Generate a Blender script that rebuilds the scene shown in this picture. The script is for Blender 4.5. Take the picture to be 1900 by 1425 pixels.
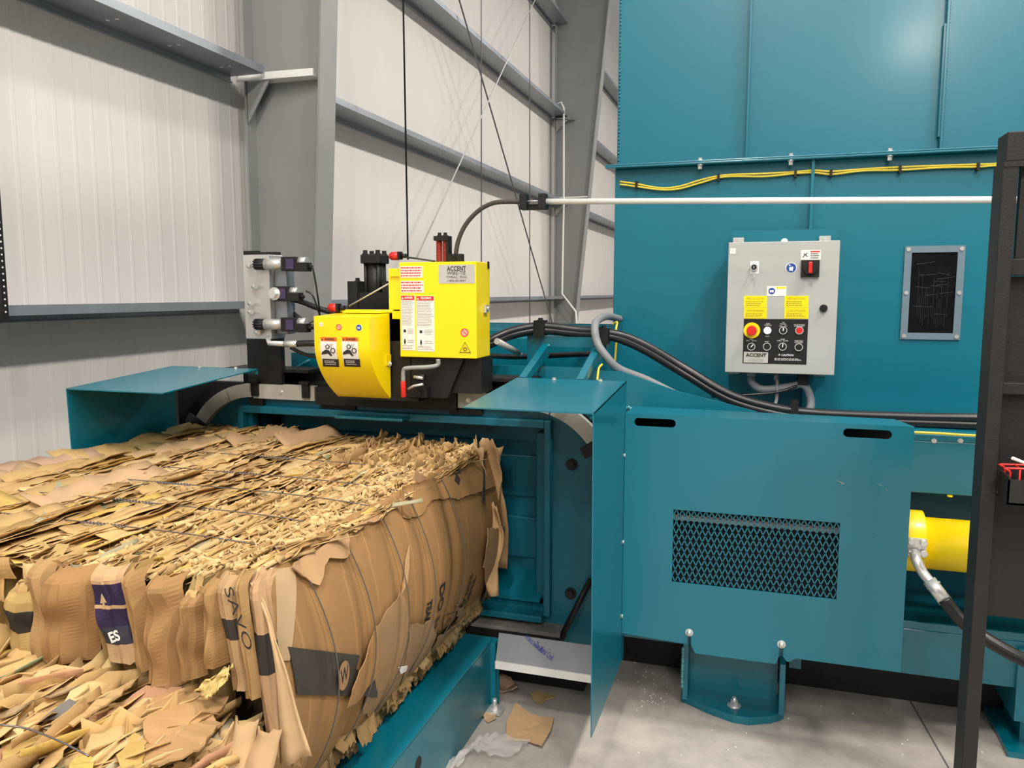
import bpy, bmesh, math, random
from mathutils import Vector, Matrix, noise
random.seed(7)
S = bpy.context.scene
for o in list(bpy.data.objects): bpy.data.objects.remove(o, do_unlink=True)
COL = S.collection
PI = math.pi
# ---------------------------------------------------------------- camera
W, H, F = 1900.0, 1425.0, 1480.0
YAW, PITCH, CH = math.radians(17.8), math.radians(6.55), 1.6
cf = Vector((-math.sin(YAW)*math.cos(PITCH), math.cos(YAW)*math.cos(PITCH), -math.sin(PITCH)))
cr = Vector((math.cos(YAW), math.sin(YAW), 0)); cu = cr.cross(cf)
CO = Vector((0, 0, CH))
cam = bpy.data.cameras.new('camera'); co = bpy.data.objects.new('camera', cam); COL.objects.link(co)
cam.sensor_fit = 'HORIZONTAL'; cam.sensor_width = 36.0; cam.lens = 36.0*F/W
cam.clip_start = .05; cam.clip_end = 200
co.matrix_world = Matrix.Translation(CO) @ Matrix((cr, cu, -cf)).transposed().to_4x4()
S.camera = co
# ---------------------------------------------------------------- light
S.view_settings.view_transform = 'Standard'; S.view_settings.look = 'None'
S.view_settings.gamma = 1; S.view_settings.use_curve_mapping = False
S.view_settings.exposure = -0.27
wd = bpy.data.worlds.new('world'); S.world = wd; wd.use_nodes = True
nt_ = wd.node_tree; bg = nt_.nodes['Background']; bg.inputs[1].default_value = .68
g_ = nt_.nodes.new('ShaderNodeNewGeometry'); sx_ = nt_.nodes.new('ShaderNodeSeparateXYZ'); nt_.links.new(g_.outputs['Incoming'], sx_.inputs[0])
rp_ = nt_.nodes.new('ShaderNodeValToRGB'); mr_ = nt_.nodes.new('ShaderNodeMapRange'); mr_.inputs[1].default_value = 1; mr_.inputs[2].default_value = -1
nt_.links.new(sx_.outputs[2], mr_.inputs[0]); nt_.links.new(mr_.outputs[0], rp_.inputs[0]); nt_.links.new(rp_.outputs[0], bg.inputs[0])
# dim towards the floor and the far walls of the hall, brighter towards its white ceiling
rp_.color_ramp.elements[0].position = .45; rp_.color_ramp.elements[0].color = (.09, .095, .10, 1)
rp_.color_ramp.elements[1].position = .72; rp_.color_ramp.elements[1].color = (.98, 1.0, 1.02, 1)
def area(x, y, z, p, sx=.5, sy=1.3, col=(1, .93, .85)):
    l = bpy.data.lights.new('high_bay_light', 'AREA'); l.energy = p; l.shape = 'RECTANGLE'; l.size = sx; l.size_y = sy; l.color = col
    o = bpy.data.objects.new('high_bay_light', l); COL.objects.link(o); o.location = (x, y, z)
for y in (-13, -8, -3.2, 1.6, 6.5, 11.5, 16.5): area(2.9, y, 7.1, 480)
for y in (-6, -.5): area(-.4, y, 7.1, 330)
# ---------------------------------------------------------------- pixel helper: a point of the photo brought to a world plane
def at(u, v, X=None, Y=None, Z=None):
    d = cf + cr*((u-W/2)/F) - cu*((v-H/2)/F)
    t = X/d.x if X is not None else (Y/d.y if Y is not None else (Z-CH)/d.z)
    return CO + d*t
# ---------------------------------------------------------------- materials
def mat(name, col, rough=.5, metal=0, coat=0, var=.06, scale=6, bump=0, bscale=60, stretch=None, attr=False, emit=0, spec=None, croug=.12):
    m = bpy.data.materials.new(name); m.use_nodes = True; nt = m.node_tree; N = nt.nodes; Lk = nt.links
    b = N['Principled BSDF']
    b.inputs['Roughness'].default_value = rough; b.inputs['Metallic'].default_value = metal
    b.inputs['Coat Weight'].default_value = coat; b.inputs['Coat Roughness'].default_value = croug
    if spec is not None: b.inputs['Specular IOR Level'].default_value = spec
    tc = N.new('ShaderNodeTexCoord'); mp = N.new('ShaderNodeMapping'); Lk.new(tc.outputs['Object'], mp.inputs[0])
    if stretch: mp.inputs['Scale'].default_value = stretch
    nz = N.new('ShaderNodeTexNoise'); nz.inputs['Scale'].default_value = scale; nz.inputs['Detail'].default_value = 6
    Lk.new(mp.outputs[0], nz.inputs['Vector'])
    mr = N.new('ShaderNodeMapRange'); mr.inputs[1].default_value = .25; mr.inputs[2].default_value = .75
    mr.inputs[3].default_value = 1-var; mr.inputs[4].default_value = 1+var; Lk.new(nz.outputs[0], mr.inputs[0])
    mx = N.new('ShaderNodeMix'); mx.data_type = 'RGBA'; mx.blend_type = 'MULTIPLY'; mx.inputs[0].default_value = 1
    if attr:
        a = N.new('ShaderNodeAttribute'); a.attribute_name = 'tone'; Lk.new(a.outputs[0], mx.inputs[6])
    else: mx.inputs[6].default_value = (*col, 1)
    Lk.new(mr.outputs[0], mx.inputs[7]); Lk.new(mx.outputs[2], b.inputs['Base Color'])
    if emit:
        b.inputs['Emission Color'].default_value = (*col, 1); b.inputs['Emission Strength'].default_value = emit
    if bump:
        n2 = N.new('ShaderNodeTexNoise'); n2.inputs['Scale'].default_value = bscale; n2.inputs['Detail'].default_value = 4
        Lk.new(mp.outputs[0], n2.inputs['Vector'])
        bp = N.new('ShaderNodeBump'); bp.inputs['Strength'].default_value = bump; bp.inputs['Distance'].default_value = .004
        Lk.new(n2.outputs[0], bp.inputs['Height']); Lk.new(bp.outputs[0], b.inputs['Normal'])
    return m
TEAL = mat('teal_paint', (.0, .140, .198), .36, coat=.34, croug=.15, spec=.5, var=.05, scale=2.5, bump=.05, bscale=9)
TEAL_SHADE = mat('teal_paint_shaded', (.0, .11, .165), .45, coat=.1, var=.08, scale=4)  # darker copy of the teal: shade of recessed parts put into the colour
YEL = mat('yellow_paint', (.93, .70, .0), .35, coat=.2, var=.02)
BLK = mat('black_steel', (.010, .0095, .009), .5, spec=.35, var=.25, scale=12)
RACK = mat('brown_black_powder_coat', (.015, .0135, .012), .55, spec=.35, var=.15, scale=14, bump=.2, bscale=200)
RUB = mat('black_rubber', (.012, .012, .013), .35, var=.2)
GRYH = mat('grey_conduit_plastic', (.22, .23, .24), .5)
GALV = mat('galvanised_steel', (.30, .33, .36), .42, metal=.55, var=.18, scale=9, stretch=(1, .2, 1))
COLM = mat('grey_primer_steel', (.255, .26, .25), .55, var=.06, scale=3)
CAB = mat('light_grey_enclosure_paint', (.40, .41, .39), .45, var=.02)
ALU = mat('machined_aluminium', (.55, .54, .52), .38, metal=.6, var=.08)
CHR = mat('zinc_plated_steel', (.66, .66, .64), .3, metal=.6, var=.1)
WHT = mat('white_label', (.80, .78, .74), .5, var=.01)
WPNT = mat('white_painted_steel', (.75, .75, .72), .4)
RED = mat('red_plastic', (.62, .02, .015), .35)
REDS = mat('red_coil', (.30, .02, .015), .5)
ORG = mat('orange_header', (.80, .16, .01), .5)
BLU = mat('blue_symbol', (.01, .06, .30), .5)
PINK = mat('pale_pink_disc', (.80, .40, .32), .5)
CABL = mat('yellow_cable_jacket', (.70, .55, .04), .4)
TRK = mat('beige_plastic_track', (.42, .41, .36), .55, var=.12, scale=10)
GLO = mat('white_indicator_glow', (.95, .93, 1.0), .3, emit=3.0)
WINM = mat('smoked_window', (.008, .008, .009), .12, var=.3, scale=30, bump=.35, bscale=14)
GRYF = mat('slate_grey_frame_paint', (.13, .19, .23), .4)
KNOB = mat('brushed_nickel_plate', (.55, .53, .49), .4, metal=.3)
TXT = mat('dark_print', (.02, .02, .02), .6)
TXTG = mat('faint_print', (.30, .29, .27), .6)
TXTR = mat('red_print', (.60, .06, .04), .6)
TXTY = mat('olive_print', (.32, .28, .02), .6)
INK = mat('blue_ink', (.03, .05, .28), .6)
FILM = mat('protective_film_sheet', (.25, .26, .28), .4, coat=.2, var=.12, scale=5)
PRPL = mat('navy_purple_print', (.045, .028, .085), .4)
BAND = mat('black_printed_cardboard', (.045, .036, .028), .65, var=.2, scale=20)
CARD = mat('cardboard', None or (.5, .3, .15), .8, var=.10, scale=7, bump=.25, bscale=45, attr=True, spec=.25)
WIRE = mat('steel_wire', (.16, .15, .15), .4, metal=.6)
WELD = mat('weld_bead_teal', (.10, .33, .38), .3, metal=.2, var=.4, scale=80, bump=.8, bscale=90)
INSUL = mat('white_insulation_vinyl', (.645, .615, .58), .55, var=.02, scale=1.2)
PLAST = None
def concrete():
    m = mat('concrete', (.38, .35, .315), .5, var=.2, scale=1.6, bump=.12, bscale=30)
    nt = m.node_tree; N = nt.nodes; L = nt.links; b = N['Principled BSDF']
    src = b.inputs['Base Color'].links[0].from_socket
    n = N.new('ShaderNodeTexNoise'); n.inputs['Scale'].default_value = 9; n.inputs['Detail'].default_value = 9; n.inputs['Roughness'].default_value = .7
    r = N.new('ShaderNodeMapRange'); r.inputs[1].default_value = .3; r.inputs[2].default_value = .7; r.inputs[3].default_value = .8; r.inputs[4].default_value = 1.15
    tc = N.new('ShaderNodeTexCoord'); L.new(tc.outputs['Object'], n.inputs[0]); L.new(n.outputs[0], r.inputs[0])
    mx = N.new('ShaderNodeMix'); mx.data_type = 'RGBA'; mx.blend_type = 'MULTIPLY'; mx.inputs[0].default_value = 1
    L.new(src, mx.inputs[6]); L.new(r.outputs[0], mx.inputs[7]); L.new(mx.outputs[2], b.inputs['Base Color'])
    return m
CONC = concrete()
def plastic():
    m = bpy.data.materials.new('clear_plastic_film'); m.use_nodes = True; b = m.node_tree.nodes['Principled BSDF']
    b.inputs['Base Color'].default_value = (.75, .73, .7, 1); b.inputs['Roughness'].default_value = .18; b.inputs['Alpha'].default_value = .38
    return m
PLAST = plastic()
# ---------------------------------------------------------------- mesh helpers
class B:
    def __init__(s): s.bm = bmesh.new()
    def box(s, x0, x1, y0, y1, z0, z1):
        x0, x1 = sorted((x0, x1)); y0, y1 = sorted((y0, y1)); z0, z1 = sorted((z0, z1))
        v = [s.bm.verts.new((x, y, z)) for x in (x0, x1) for y in (y0, y1) for z in (z0, z1)]
        for f in ((0,1,3,2),(4,6,7,5),(0,4,5,1),(2,3,7,6),(0,2,6,4),(1,5,7,3)): s.bm.faces.new([v[i] for i in f])
        return s
    def prism(s, pts, vec):
        vec = Vector(vec); a = [s.bm.verts.new(Vector(p)) for p in pts]; b = [s.bm.verts.new(Vector(p)+vec) for p in pts]
        n = len(a); s.bm.faces.new(a[::-1]); s.bm.faces.new(b)
        for i in range(n): s.bm.faces.new((a[i], a[(i+1) % n], b[(i+1) % n], b[i]))
        return s
    def tube(s, pts, r, seg=10, cap=True, smooth=True):
        pts = [Vector(p) for p in pts]; rings = []; n = len(pts)
        t0 = (pts[1]-pts[0]).normalized(); up = Vector((0,0,1)) if abs(t0.z) < .9 else Vector((1,0,0))
        a = t0.cross(up).normalized()
        for i, p in enumerate(pts):
            t = (pts[min(i+1, n-1)]-pts[max(i-1, 0)]).normalized()
            a = (a - t*a.dot(t)).normalized(); b = t.cross(a)
            rr = r[i] if isinstance(r, (list, tuple)) else r
            rings.append([s.bm.verts.new(p+a*(math.cos(2*PI*k/seg)*rr)+b*(math.sin(2*PI*k/seg)*rr)) for k in range(seg)])
        for i in range(n-1):
            for k in range(seg):
                f = s.bm.faces.new((rings[i][k], rings[i][(k+1) % seg], rings[i+1][(k+1) % seg], rings[i+1][k])); f.smooth = smooth
        if cap: s.bm.faces.new(rings[0][::-1]); s.bm.faces.new(rings[-1])
        return s
    def cyl(s, p0, p1, r, seg=20, r1=None): return s.tube([p0, p1], [r, r if r1 is None else r1], seg)
    def disc(s, c, n, r, th=.002, seg=24):
        c = Vector(c); n = Vector(n).normalized(); return s.cyl(c, c+n*th, r, seg)
    def ring(s, c, n, r0, r1, th=.003, seg=28):
        c = Vector(c); n = Vector(n).normalized(); a = n.orthogonal().normalized(); b = n.cross(a)
        R = []
        for k in range(seg):
            d = a*math.cos(2*PI*k/seg)+b*math.sin(2*PI*k/seg)
            R.append([s.bm.verts.new(p) for p in (c+d*r0, c+d*r1, c+d*r1+n*th, c+d*r0+n*th)])
        for k in range(seg):
            for j in range(4): s.bm.faces.new((R[k][j], R[k][(j+1) % 4], R[(k+1) % seg][(j+1) % 4], R[(k+1) % seg][j]))
        return s
    def bolt(s, c, n, r=.012, h=.008):
        c = Vector(c); n = Vector(n).normalized()
        s.cyl(c, c+n*h*.25, r*1.45, 16); s.tube([c+n*h*.25, c+n*h], r, 6, smooth=False); return s
    def ball(s, c, r, u=14, v=8):
        m = Matrix.Translation(Vector(c)); g = bmesh.ops.create_uvsphere(s.bm, u_segments=u, v_segments=v, radius=r, matrix=m)
        for vv in g['verts']:
            for f in vv.link_faces: f.smooth = True
        return s
    def done(s, name, m, parent=None, bevel=0, loc=None):
        bmesh.ops.recalc_face_normals(s.bm, faces=s.bm.faces[:])
        me = bpy.data.meshes.new(name)
        if parent is None and loc is None:
            xs = [v.co for v in s.bm.verts]
            loc = Vector(((min(c.x for c in xs)+max(c.x for c in xs))/2, (min(c.y for c in xs)+max(c.y for c in xs))/2, min(c.z for c in xs)))
        if parent is not None: loc = base(parent)
        bmesh.ops.translate(s.bm, verts=s.bm.verts[:], vec=-Vector(loc))
        s.bm.to_mesh(me); s.bm.free()
        for mm in (m if isinstance(m, (list, tuple)) else [m]): me.materials.append(mm)
        o = bpy.data.objects.new(name, me); COL.objects.link(o)
        if parent is not None: o.parent = parent
        else: o.location = loc
        if bevel:
            md = o.modifiers.new('bevel', 'BEVEL'); md.width = bevel; md.segments = 2; md.limit_method = 'ANGLE'; md.angle_limit = .6
        return o
def base(p):
    v = Vector(p.location)
    while p.parent: p = p.parent; v += Vector(p.location)
    return v
def tag(o, label, cat, group=None):
    o['label'] = label; o['category'] = cat
    if group: o['group'] = group
    return o
def thing(name, label, cat, loc, group=None):
    o = bpy.data.objects.new(name, None); COL.objects.link(o); o.location = loc; o.empty_display_size = .1
    return tag(o, label, cat, group)
def struct(o): o['kind'] = 'structure'; return o
def lab(o, l): o['label'] = l; return o
def curve(pts, n=8):
    pts = [Vector(p) for p in pts]; out = []
    P = [pts[0]*2-pts[1]]+pts+[pts[-1]*2-pts[-2]]
    for i in range(1, len(P)-2):
        for k in range(n):
            t = k/n; a, b, c, d = P[i-1:i+3]
            out.append(.5*((2*b)+(c-a)*t+(2*a-5*b+4*c-d)*t*t+(3*b-a-3*c+d)*t**3))
    out.append(pts[-1]); return out
FX, FZ = Vector((1, 0, 0)), Vector((0, 0, 1))
def text_geo(bm, s, c, size, ax=FX, up=FZ, align='CENTER', depth=.0006, wide=None, fn=None, bold=0, sp=1.0):
    """lettering as flat mesh centred on c; ax is the reading direction"""
    cu_ = bpy.data.curves.new('t', 'FONT'); cu_.body = s; cu_.size = size; cu_.align_x = align; cu_.align_y = 'CENTER'; cu_.resolution_u = 3
    cu_.offset = bold; cu_.space_line = sp
    ob = bpy.data.objects.new('t', cu_); COL.objects.link(ob)
    dg = bpy.context.evaluated_depsgraph_get(); dg.update(); me = bpy.data.meshes.new_from_object(ob.evaluated_get(dg))
    k = 1.0
    if wide and me.vertices:
        xs = [v.co.x for v in me.vertices]; k = wide/max(1e-6, max(xs)-min(xs))
    vs = []
    for v in me.vertices:
        p = Vector(c)+ax*v.co.x*k+up*v.co.y
        if fn: p = fn(p)
        vs.append(bm.verts.new(p))
    for f in me.polygons:
        try: bm.faces.new([vs[i] for i in f.vertices])
        except ValueError: pass
    bpy.data.objects.remove(ob, do_unlink=True); bpy.data.meshes.remove(me); bpy.data.curves.remove(cu_)
def lettering(s, c, size, m, parent, name='lettering', **k):
    b = B(); text_geo(b.bm, s, c, size, **k); return b.done(name, m, parent)
def lines(bm, x0, x1, z0, z1, y, n, frac=.45, th=.0005, jag=.12):
    """rows of tiny print, each row broken into words"""
    h = (z1-z0)/n
    for i in range(n):
        zt = z1-h*i-h*.25; x = x0
        xe = x1-(x1-x0)*random.random()*jag*2
        while x < xe:
            w = random.uniform(.04, .13)*(x1-x0); xa = min(x+w, xe)
            vs = [bm.verts.new(p) for p in ((x, y, zt-h*frac), (xa, y, zt-h*frac), (xa, y, zt), (x, y, zt))]; bm.faces.new(vs)
            x = xa+(x1-x0)*.025
# ================================================================ SETTING
XW = -3.40
b = B(); b.box(-8, 14, -8, 40, -.1, 0); floor = struct(b.done('floor', CONC))
j = B()
jx = at(1660, 1250, Z=0); jy = at(1760, 1425, Z=0)
d = (jy-jx); p0 = jx-d*4; p1 = jy+d*3; n = Vector((-d.y, d.x, 0)).normalized()*.003
j.prism([p0-n, p1-n, p1+n, p0+n], (0, 0, .0008)); struct(j.done('trim_1', mat('saw_cut_joint', (.09, .085, .08), .8)))
# ribbed liner wall
b = B()
def wallprof(y0, y1, pitch, dep, rib):
    out = []; y = y0
    while y < y1:
        out += [(y, 0), (y+pitch-rib, 0), (y+pitch-rib*.75, dep), (y+pitch-rib*.25, dep)]; y += pitch
    return out
prof = wallprof(-6, 4.7, .115, .0018, .03)+wallprof(4.7, 12.6, 1.02, .002, .014)+wallprof(12.6, 38, 1.02, .002, .014)
prev = None
for y, d in prof:
    cur = (b.bm.verts.new((XW+d, y, 0)), b.bm.verts.new((XW+d, y, 8.2)))
    if prev: b.bm.faces.new((prev[0], cur[0], cur[1], prev[1]))
    prev = cur
b.box(XW-.12, XW-.01, -6, 38, 0, 8.2)
struct(b.done('wall_left', INSUL))
b = B(); b.box(XW-.12, 14, 38, 38.1, 0, 8.2); struct(b.done('wall_back', INSUL))
# girts
def girt(z, y0, y1, label, holes=()):
    t = thing('wall_girt', label, 'steel beam', (XW+.1, (y0+y1)/2, z-.07), 'horizontal steel girts on the wall')
    xo, xi = XW+.012, -3.13
    b = B(); b.box(xi-.004, xi, y0, y1, z-.042, z); b.box(xi-.018, xi-.004, y0, y1, z-.004, z)
    b.done('inner_flange', GALV, t)
    b = B(); b.box(xo+.003, xi, y0, y1, z-.046, z-.042); b.done('web', GALV, t)
    b = B(); b.box(xo, xo+.003, y0, y1, z-.085, z-.0425); b.box(xo+.003, xo+.02, y0, y1, z-.085, z-.081); b.done('outer_flange', GALV, t)
    for y in holes:
        for dx in (.055, .115):
            b = B(); b.disc((xo+dx+.04, y, z-.0465), (0, 0, -1), .011, .0008, 14); lab(b.done('bolt_hole', WHT, t), 'bright round hole in the web')
    return t
ZG = (1.545, 3.05, 4.40, 5.80)
girt(ZG[0], -3, 4.56, 'galvanised girt at eye level on the wall left of the grey column')
girt(ZG[1]-.012, -3, 4.56, 'galvanised girt crossing the upper left corner of the photo', (3.45, 3.9, 4.35))
girt(ZG[0], 4.72, 12.6, 'lowest galvanised girt behind the yellow box between the two columns')
girt(ZG[1], 4.72, 12.6, 'galvanised girt between the columns ending behind the black clamp')
girt(ZG[2], 4.72, 12.6, 'upper galvanised girt between the two grey columns')
girt(ZG[3], 4.72, 12.6, 'highest girt, its end just showing at the top of the photo')
for z, n_ in zip(ZG, ('lowest', 'second', 'third', 'topmost')):
    girt(z, 12.65, 21, n_+' girt in the narrow wall bay between far column and teal hopper')
# columns
def column(y, xi0, taper, label, ztop=8):
    t = thing('steel_column', label, 'column', (-3.1, y+.1, 0), 'grey building columns')
    xo = -3.30
    b = B(); b.box(xo-.012, xo, y, y+.2, 0, ztop); b.done('outer_flange', COLM, t)
    X = lambda z: xi0+taper*z
    b = B(); b.prism([(xo, y+.097, 0), (X(0), y+.097, 0), (X(ztop), y+.097, ztop), (xo, y+.097, ztop)], (0, .008, 0)); b.done('web', COLM, t)
    b = B(); b.prism([(X(0), y, 0), (X(0)+.014, y, 0), (X(ztop)+.014, y, ztop), (X(ztop), y, ztop)], (0, .2, 0)); b.done('inner_flange', COLM, t)
    return t
c1 = column(4.6, -2.924, .054, 'large grey tapered steel column nearest the camera, behind the valve block')
c2 = column(12.5, -3.08, .1, 'distant grey tapered steel column beside the teal hopper')
b = B(); b.box(-3.29, -2.80, 4.61, 4.695, 2.965, 2.975); b.prism([(-3.36, 4.58, 2.965), (-2.80, 4.60, 2.965), (-2.80, 4.60, 3.01), (-3.33, 4.58, 3.01)], (0, .012, 0))
lab(b.done('stiffener_plate', WPNT, c1), 'bright white stiffener bar across the web')
b = B(); b.prism([(-3.29, 4.6, 2.96), (-3.12, 4.6, 2.96), (-3.29, 4.6, 2.70)], (0, .01, 0)); b.done('gusset_plate', COLM, c1)
b = B(); b.box(-3.29, -3.0, 12.5, 12.59, 4.28, 4.29); b.prism([(-3.29, 12.5, 4.32), (-3.05, 12.5, 4.32), (-3.29, 12.5, 4.1)], (0, .01, 0)); b.done('gusset_plate', COLM, c2)
b = B(); b.box(-3.29, -2.77, 12.49, 12.59, 3.08, 3.10); lab(b.done('stiffener_plate', WPNT, c2), 'white stiffener bar across the web')
b = B(); b.prism([(-3.29, 12.5, 3.05), (-3.05, 12.5, 3.05), (-3.29, 12.5, 2.8)], (0, .01, 0)); b.done('gusset_plate', COLM, c2)
# conduit on far column
b = B(); q = [at(1034, 193, Y=12.42), at(1041, 190, Y=12.42), at(1046, 200, Y=12.42), at(1046, 380, Y=12.42), at(1043, 545, Y=12.42), at(1068, 578, Y=12.42), at(1070, 600, Y=12.42), at(1070, 640, Y=12.42)]
b.tube(q, .016, 8); tag(b.done('electrical_conduit', WPNT), 'thin white conduit running down the distant grey column', 'conduit')
# rods and cables
def cable(p0, p1, r, m, label, name='bracing_rod', cat='rod', g=None):
    p0 = p0+(p0-p1)*((8-p0.z)/(p0.z-p1.z))
    b = B(); b.tube([p0, p1], r, 6); return tag(b.done(name, m), label, cat, g)
LG = mat('light_rod', (.55, .54, .52), .4, metal=.3)
cable(at(845, -25, X=-3.08), at(1025, 600, X=-3.08), .0095, WIRE, 'dark diagonal brace rod leaning down to the right across the girts')
cable(at(998, -12, X=-3.06), at(772, 480, X=-3.06), .0085, LG, 'pale diagonal brace rod leaning down to the left across the girts')
cable(at(748, -5, X=-2.9), at(757, 482, X=-2.9), .0075, BLK, 'dark vertical cable hanging behind the yellow box', 'hanging_cable', 'cable')
cable(at(893, -12, X=-3.10), at(893, 610, X=-3.10), .007, WIRE, 'thin grey vertical sag rod in the middle of the wall bay', 'sag_rod', 'rod')
cable(at(983, -12, X=-3.10), at(983, 600, X=-3.10), .007, WIRE, 'thin grey vertical sag rod near the far column', 'sag_rod', 'rod')
# perforated strut at far left
t = thing('perforated_strut', 'black perforated strut at the far left edge of the photo', 'strut', (-3.1, 2.6, 0))
pA, pB = at(-6, 150, X=-3.0), at(17, 600, X=-3.0)
b = B(); ym = at(5, 500, X=-3.0).y; b.box(-3.02, -3.0, ym-.014, ym+.014, 1.48, 3.2); b.done('bar', BLK, t)
b = B()
for k in range(60): b.disc((-3.0, ym, 1.52+k*.026), (1, 0, 0), .004, .001, 8)
o = b.done('hole_row', WHT, t)
# ================================================================ BALE
def tone(kind=None):
    k = random.random() if kind is None else kind
    if k < .62: c = Vector((.58, .375, .175))
    elif k < .80: c = Vector((.66, .47, .25))
    elif k < .92: c = Vector((.42, .26, .12))
    elif k < .965: c = Vector((.62, .41, .12))
    elif k < .993: c = Vector((.42, .38, .27))
    elif k < .998: c = Vector((.50, .27, .17))
    else: c = Vector((.30, .33, .21))
    c = c*random.uniform(.66, .96); c.z *= .88; return c
class Sheets:
    def __init__(s): s.bm = bmesh.new(); s.cl = s.bm.loops.layers.float_color.new('tone')
    def grid(s, fn, nu, nv, col, colfn=None, smooth=True):
        vs = [[s.bm.verts.new(fn(i/nu, j/nv)) for j in range(nv+1)] for i in range(nu+1)]
        for i in range(nu):
            for j_ in range(nv):
                f = s.bm.faces.new((vs[i][j_], vs[i+1][j_], vs[i+1][j_+1], vs[i][j_+1])); f.smooth = smooth
                c = colfn((i+.5)/nu, (j_+.5)/nv) if colfn else col
                for l in f.loops: l[s.cl] = (c.x, c.y, c.z, 1)
    def flake(s, c, L, Wd, yaw, tilt, col, nu=5, nv=2, bend=.3, ragged=.25, pitch=0):
        c = Vector(c); a = Vector((math.cos(yaw)*math.cos(pitch), math.sin(yaw)*math.cos(pitch), math.sin(pitch)))
        side = Vector((-math.sin(yaw), math.cos(yaw), 0)); up = Vector((0, 0, 1)); sd = side*math.cos(tilt)+up*math.sin(tilt)
        nn = a.cross(sd); ph = random.random()*6; rg = [random.uniform(1-ragged, 1+ragged) for _ in range(nu+1)]
        wob = [random.uniform(-1, 1)*.07*Wd for _ in range(nu+1)]
        def fn(u, v):
            i = int(round(u*nu)); w = Wd*(v-.0)*rg[i] if v > .5 else Wd*v
            return c+a*((u-.5)*L+(random.uniform(-.1, .1)*L/nu if v > .9 else 0))+sd*w+nn*(bend*Wd*(v*v)+wob[i]*v+.004*math.sin(ph+u*5))
        s.grid(fn, nu, nv, col)
    def done(s, name, parent, thick=.0022, mats=None, solid=True):
        me = bpy.data.meshes.new(name); loc = base(parent)
        bmesh.ops.translate(s.bm, verts=s.bm.verts[:], vec=-loc); s.bm.to_mesh(me); s.bm.free()
        for m in (mats or [CARD]): me.materials.append(m)
        o = bpy.data.objects.new(name, me); COL.objects.link(o); o.parent = parent
        if solid:
            md = o.modifiers.new('thick', 'SOLIDIFY'); md.thickness = thick; md.offset = 0
        return o
Y0, Y1, ZT, ZB = 1.36, 2.95, 1.0, .285
def N3(x, y, z=0): return noise.noise(Vector((x, y, z)))
def topz(x, y): return ZT-.012+.02*N3(x*2.2, y*2.2, 3)+.012*N3(x*9, y*3, 8) + (.035*max(0, (y-2.4)) if x < -1.9 else 0)
def rightx(y, z):
    t = min(1, max(0, (z-ZB)/(ZT-ZB)))
    x = -1.03+.30*t*(1-t)*(1+.25*(Y1-y)/1.6)-.10*(1-t)**3
    x += .010*N3(y*3, z*2, 1)-.014*math.exp(-(((y-1.58)*30) % 6.0-3)**2*0)  # gentle waviness
    for yw in (1.57, 1.775, 1.985, 2.17, 2.40): x -= .012*math.exp(-((y-yw)/.03)**2)
    return x
bale = thing('cardboard_bale', 'large wire-tied cardboard bale on the teal rail with a black W band', 'cardboard bale', (-1.65, 2.1, ZB))
# core
s = Sheets()
gap_shade = Vector((.10, .058, .028))  # dark core colour stands for the shade in gaps between the sheets
s.grid(lambda u, v: Vector((-2.36+1.32*u, Y0+.03+(Y1-Y0-.03)*v, topz(-2.36+1.32*u, Y0+(Y1-Y0)*v)-.014)), 60, 60, gap_shade)
s.grid(lambda u, v: Vector((-2.36+1.32*u, Y0+.09, ZB+(ZT-ZB-.05)*v)), 10, 8, gap_shade*.7)
s.grid(lambda u, v: Vector((-2.36, Y0+.05+(Y1-Y0-.05)*u, ZB+(ZT-ZB-.03)*v)), 4, 4, gap_shade)
s.grid(lambda u, v: Vector((-2.36+1.24*u, Y0+.05+(Y1-Y0-.05)*v, ZB)), 4, 4, gap_shade)
s.grid(lambda u, v: Vector((-2.36+1.32*u, Y1, ZB+(ZT-ZB-.03)*v)), 4, 4, gap_shade)
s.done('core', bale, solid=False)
# top flakes
s = Sheets()
for i in range(6200):
    x = -2.36+1.33*random.random(); y = Y0-.005+(Y1-Y0)*random.random()
    r = (x+2.36)/1.33; fine = r > .6+.15*N3(y*2, 3) or random.random() < .3
    cc = tone() if fine else tone(random.random()*.985)
    if fine: L, Wd, ti = random.uniform(.05, .26), random.uniform(.006, .018), random.uniform(.1, 1.1)
    else: L, Wd, ti = random.uniform(.12, .5), random.uniform(.015, .07), random.uniform(.02, .24)
    if x+Wd > -1.02: x = -1.02-Wd
    L = min(L, (Y1-y)*2+.02, (y-Y0)*2+.05)
    yaw = PI/2+random.gauss(0, .07 if random.random() < .85 else .35)
    if random.random() < .55: yaw += PI
    s.flake((x, y, topz(x, y)-.004+random.uniform(-.009, .009)), L, Wd, yaw, ti, cc, nu=max(4, int(L/.03)), bend=random.uniform(-.25, .25), ragged=.22 if fine else .12, pitch=random.uniform(-.02, .02))
s.done('frayed_sheet_edges', bale, thick=.0016)['kind'] = 'stuff'
s = Sheets()   # curly shreds
for i in range(900):
    y = random.uniform(Y0, Y1-.05); x = random.choice((random.gauss(-1.17, .04), random.gauss(-1.42, .07), random.gauss(-1.1, .03)))
    if x > -1.03: continue
    s.flake((x, y, topz(x, y)+.004), random.uniform(.015, .05), random.uniform(.003, .008), random.uniform(0, 6.28), random.uniform(0, 1.5), tone(.7), nu=4, nv=1, bend=1.5, ragged=.5, pitch=random.uniform(-.4, .5))
s.done('paper_shreds', bale, thick=.001)['kind'] = 'stuff'
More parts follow.
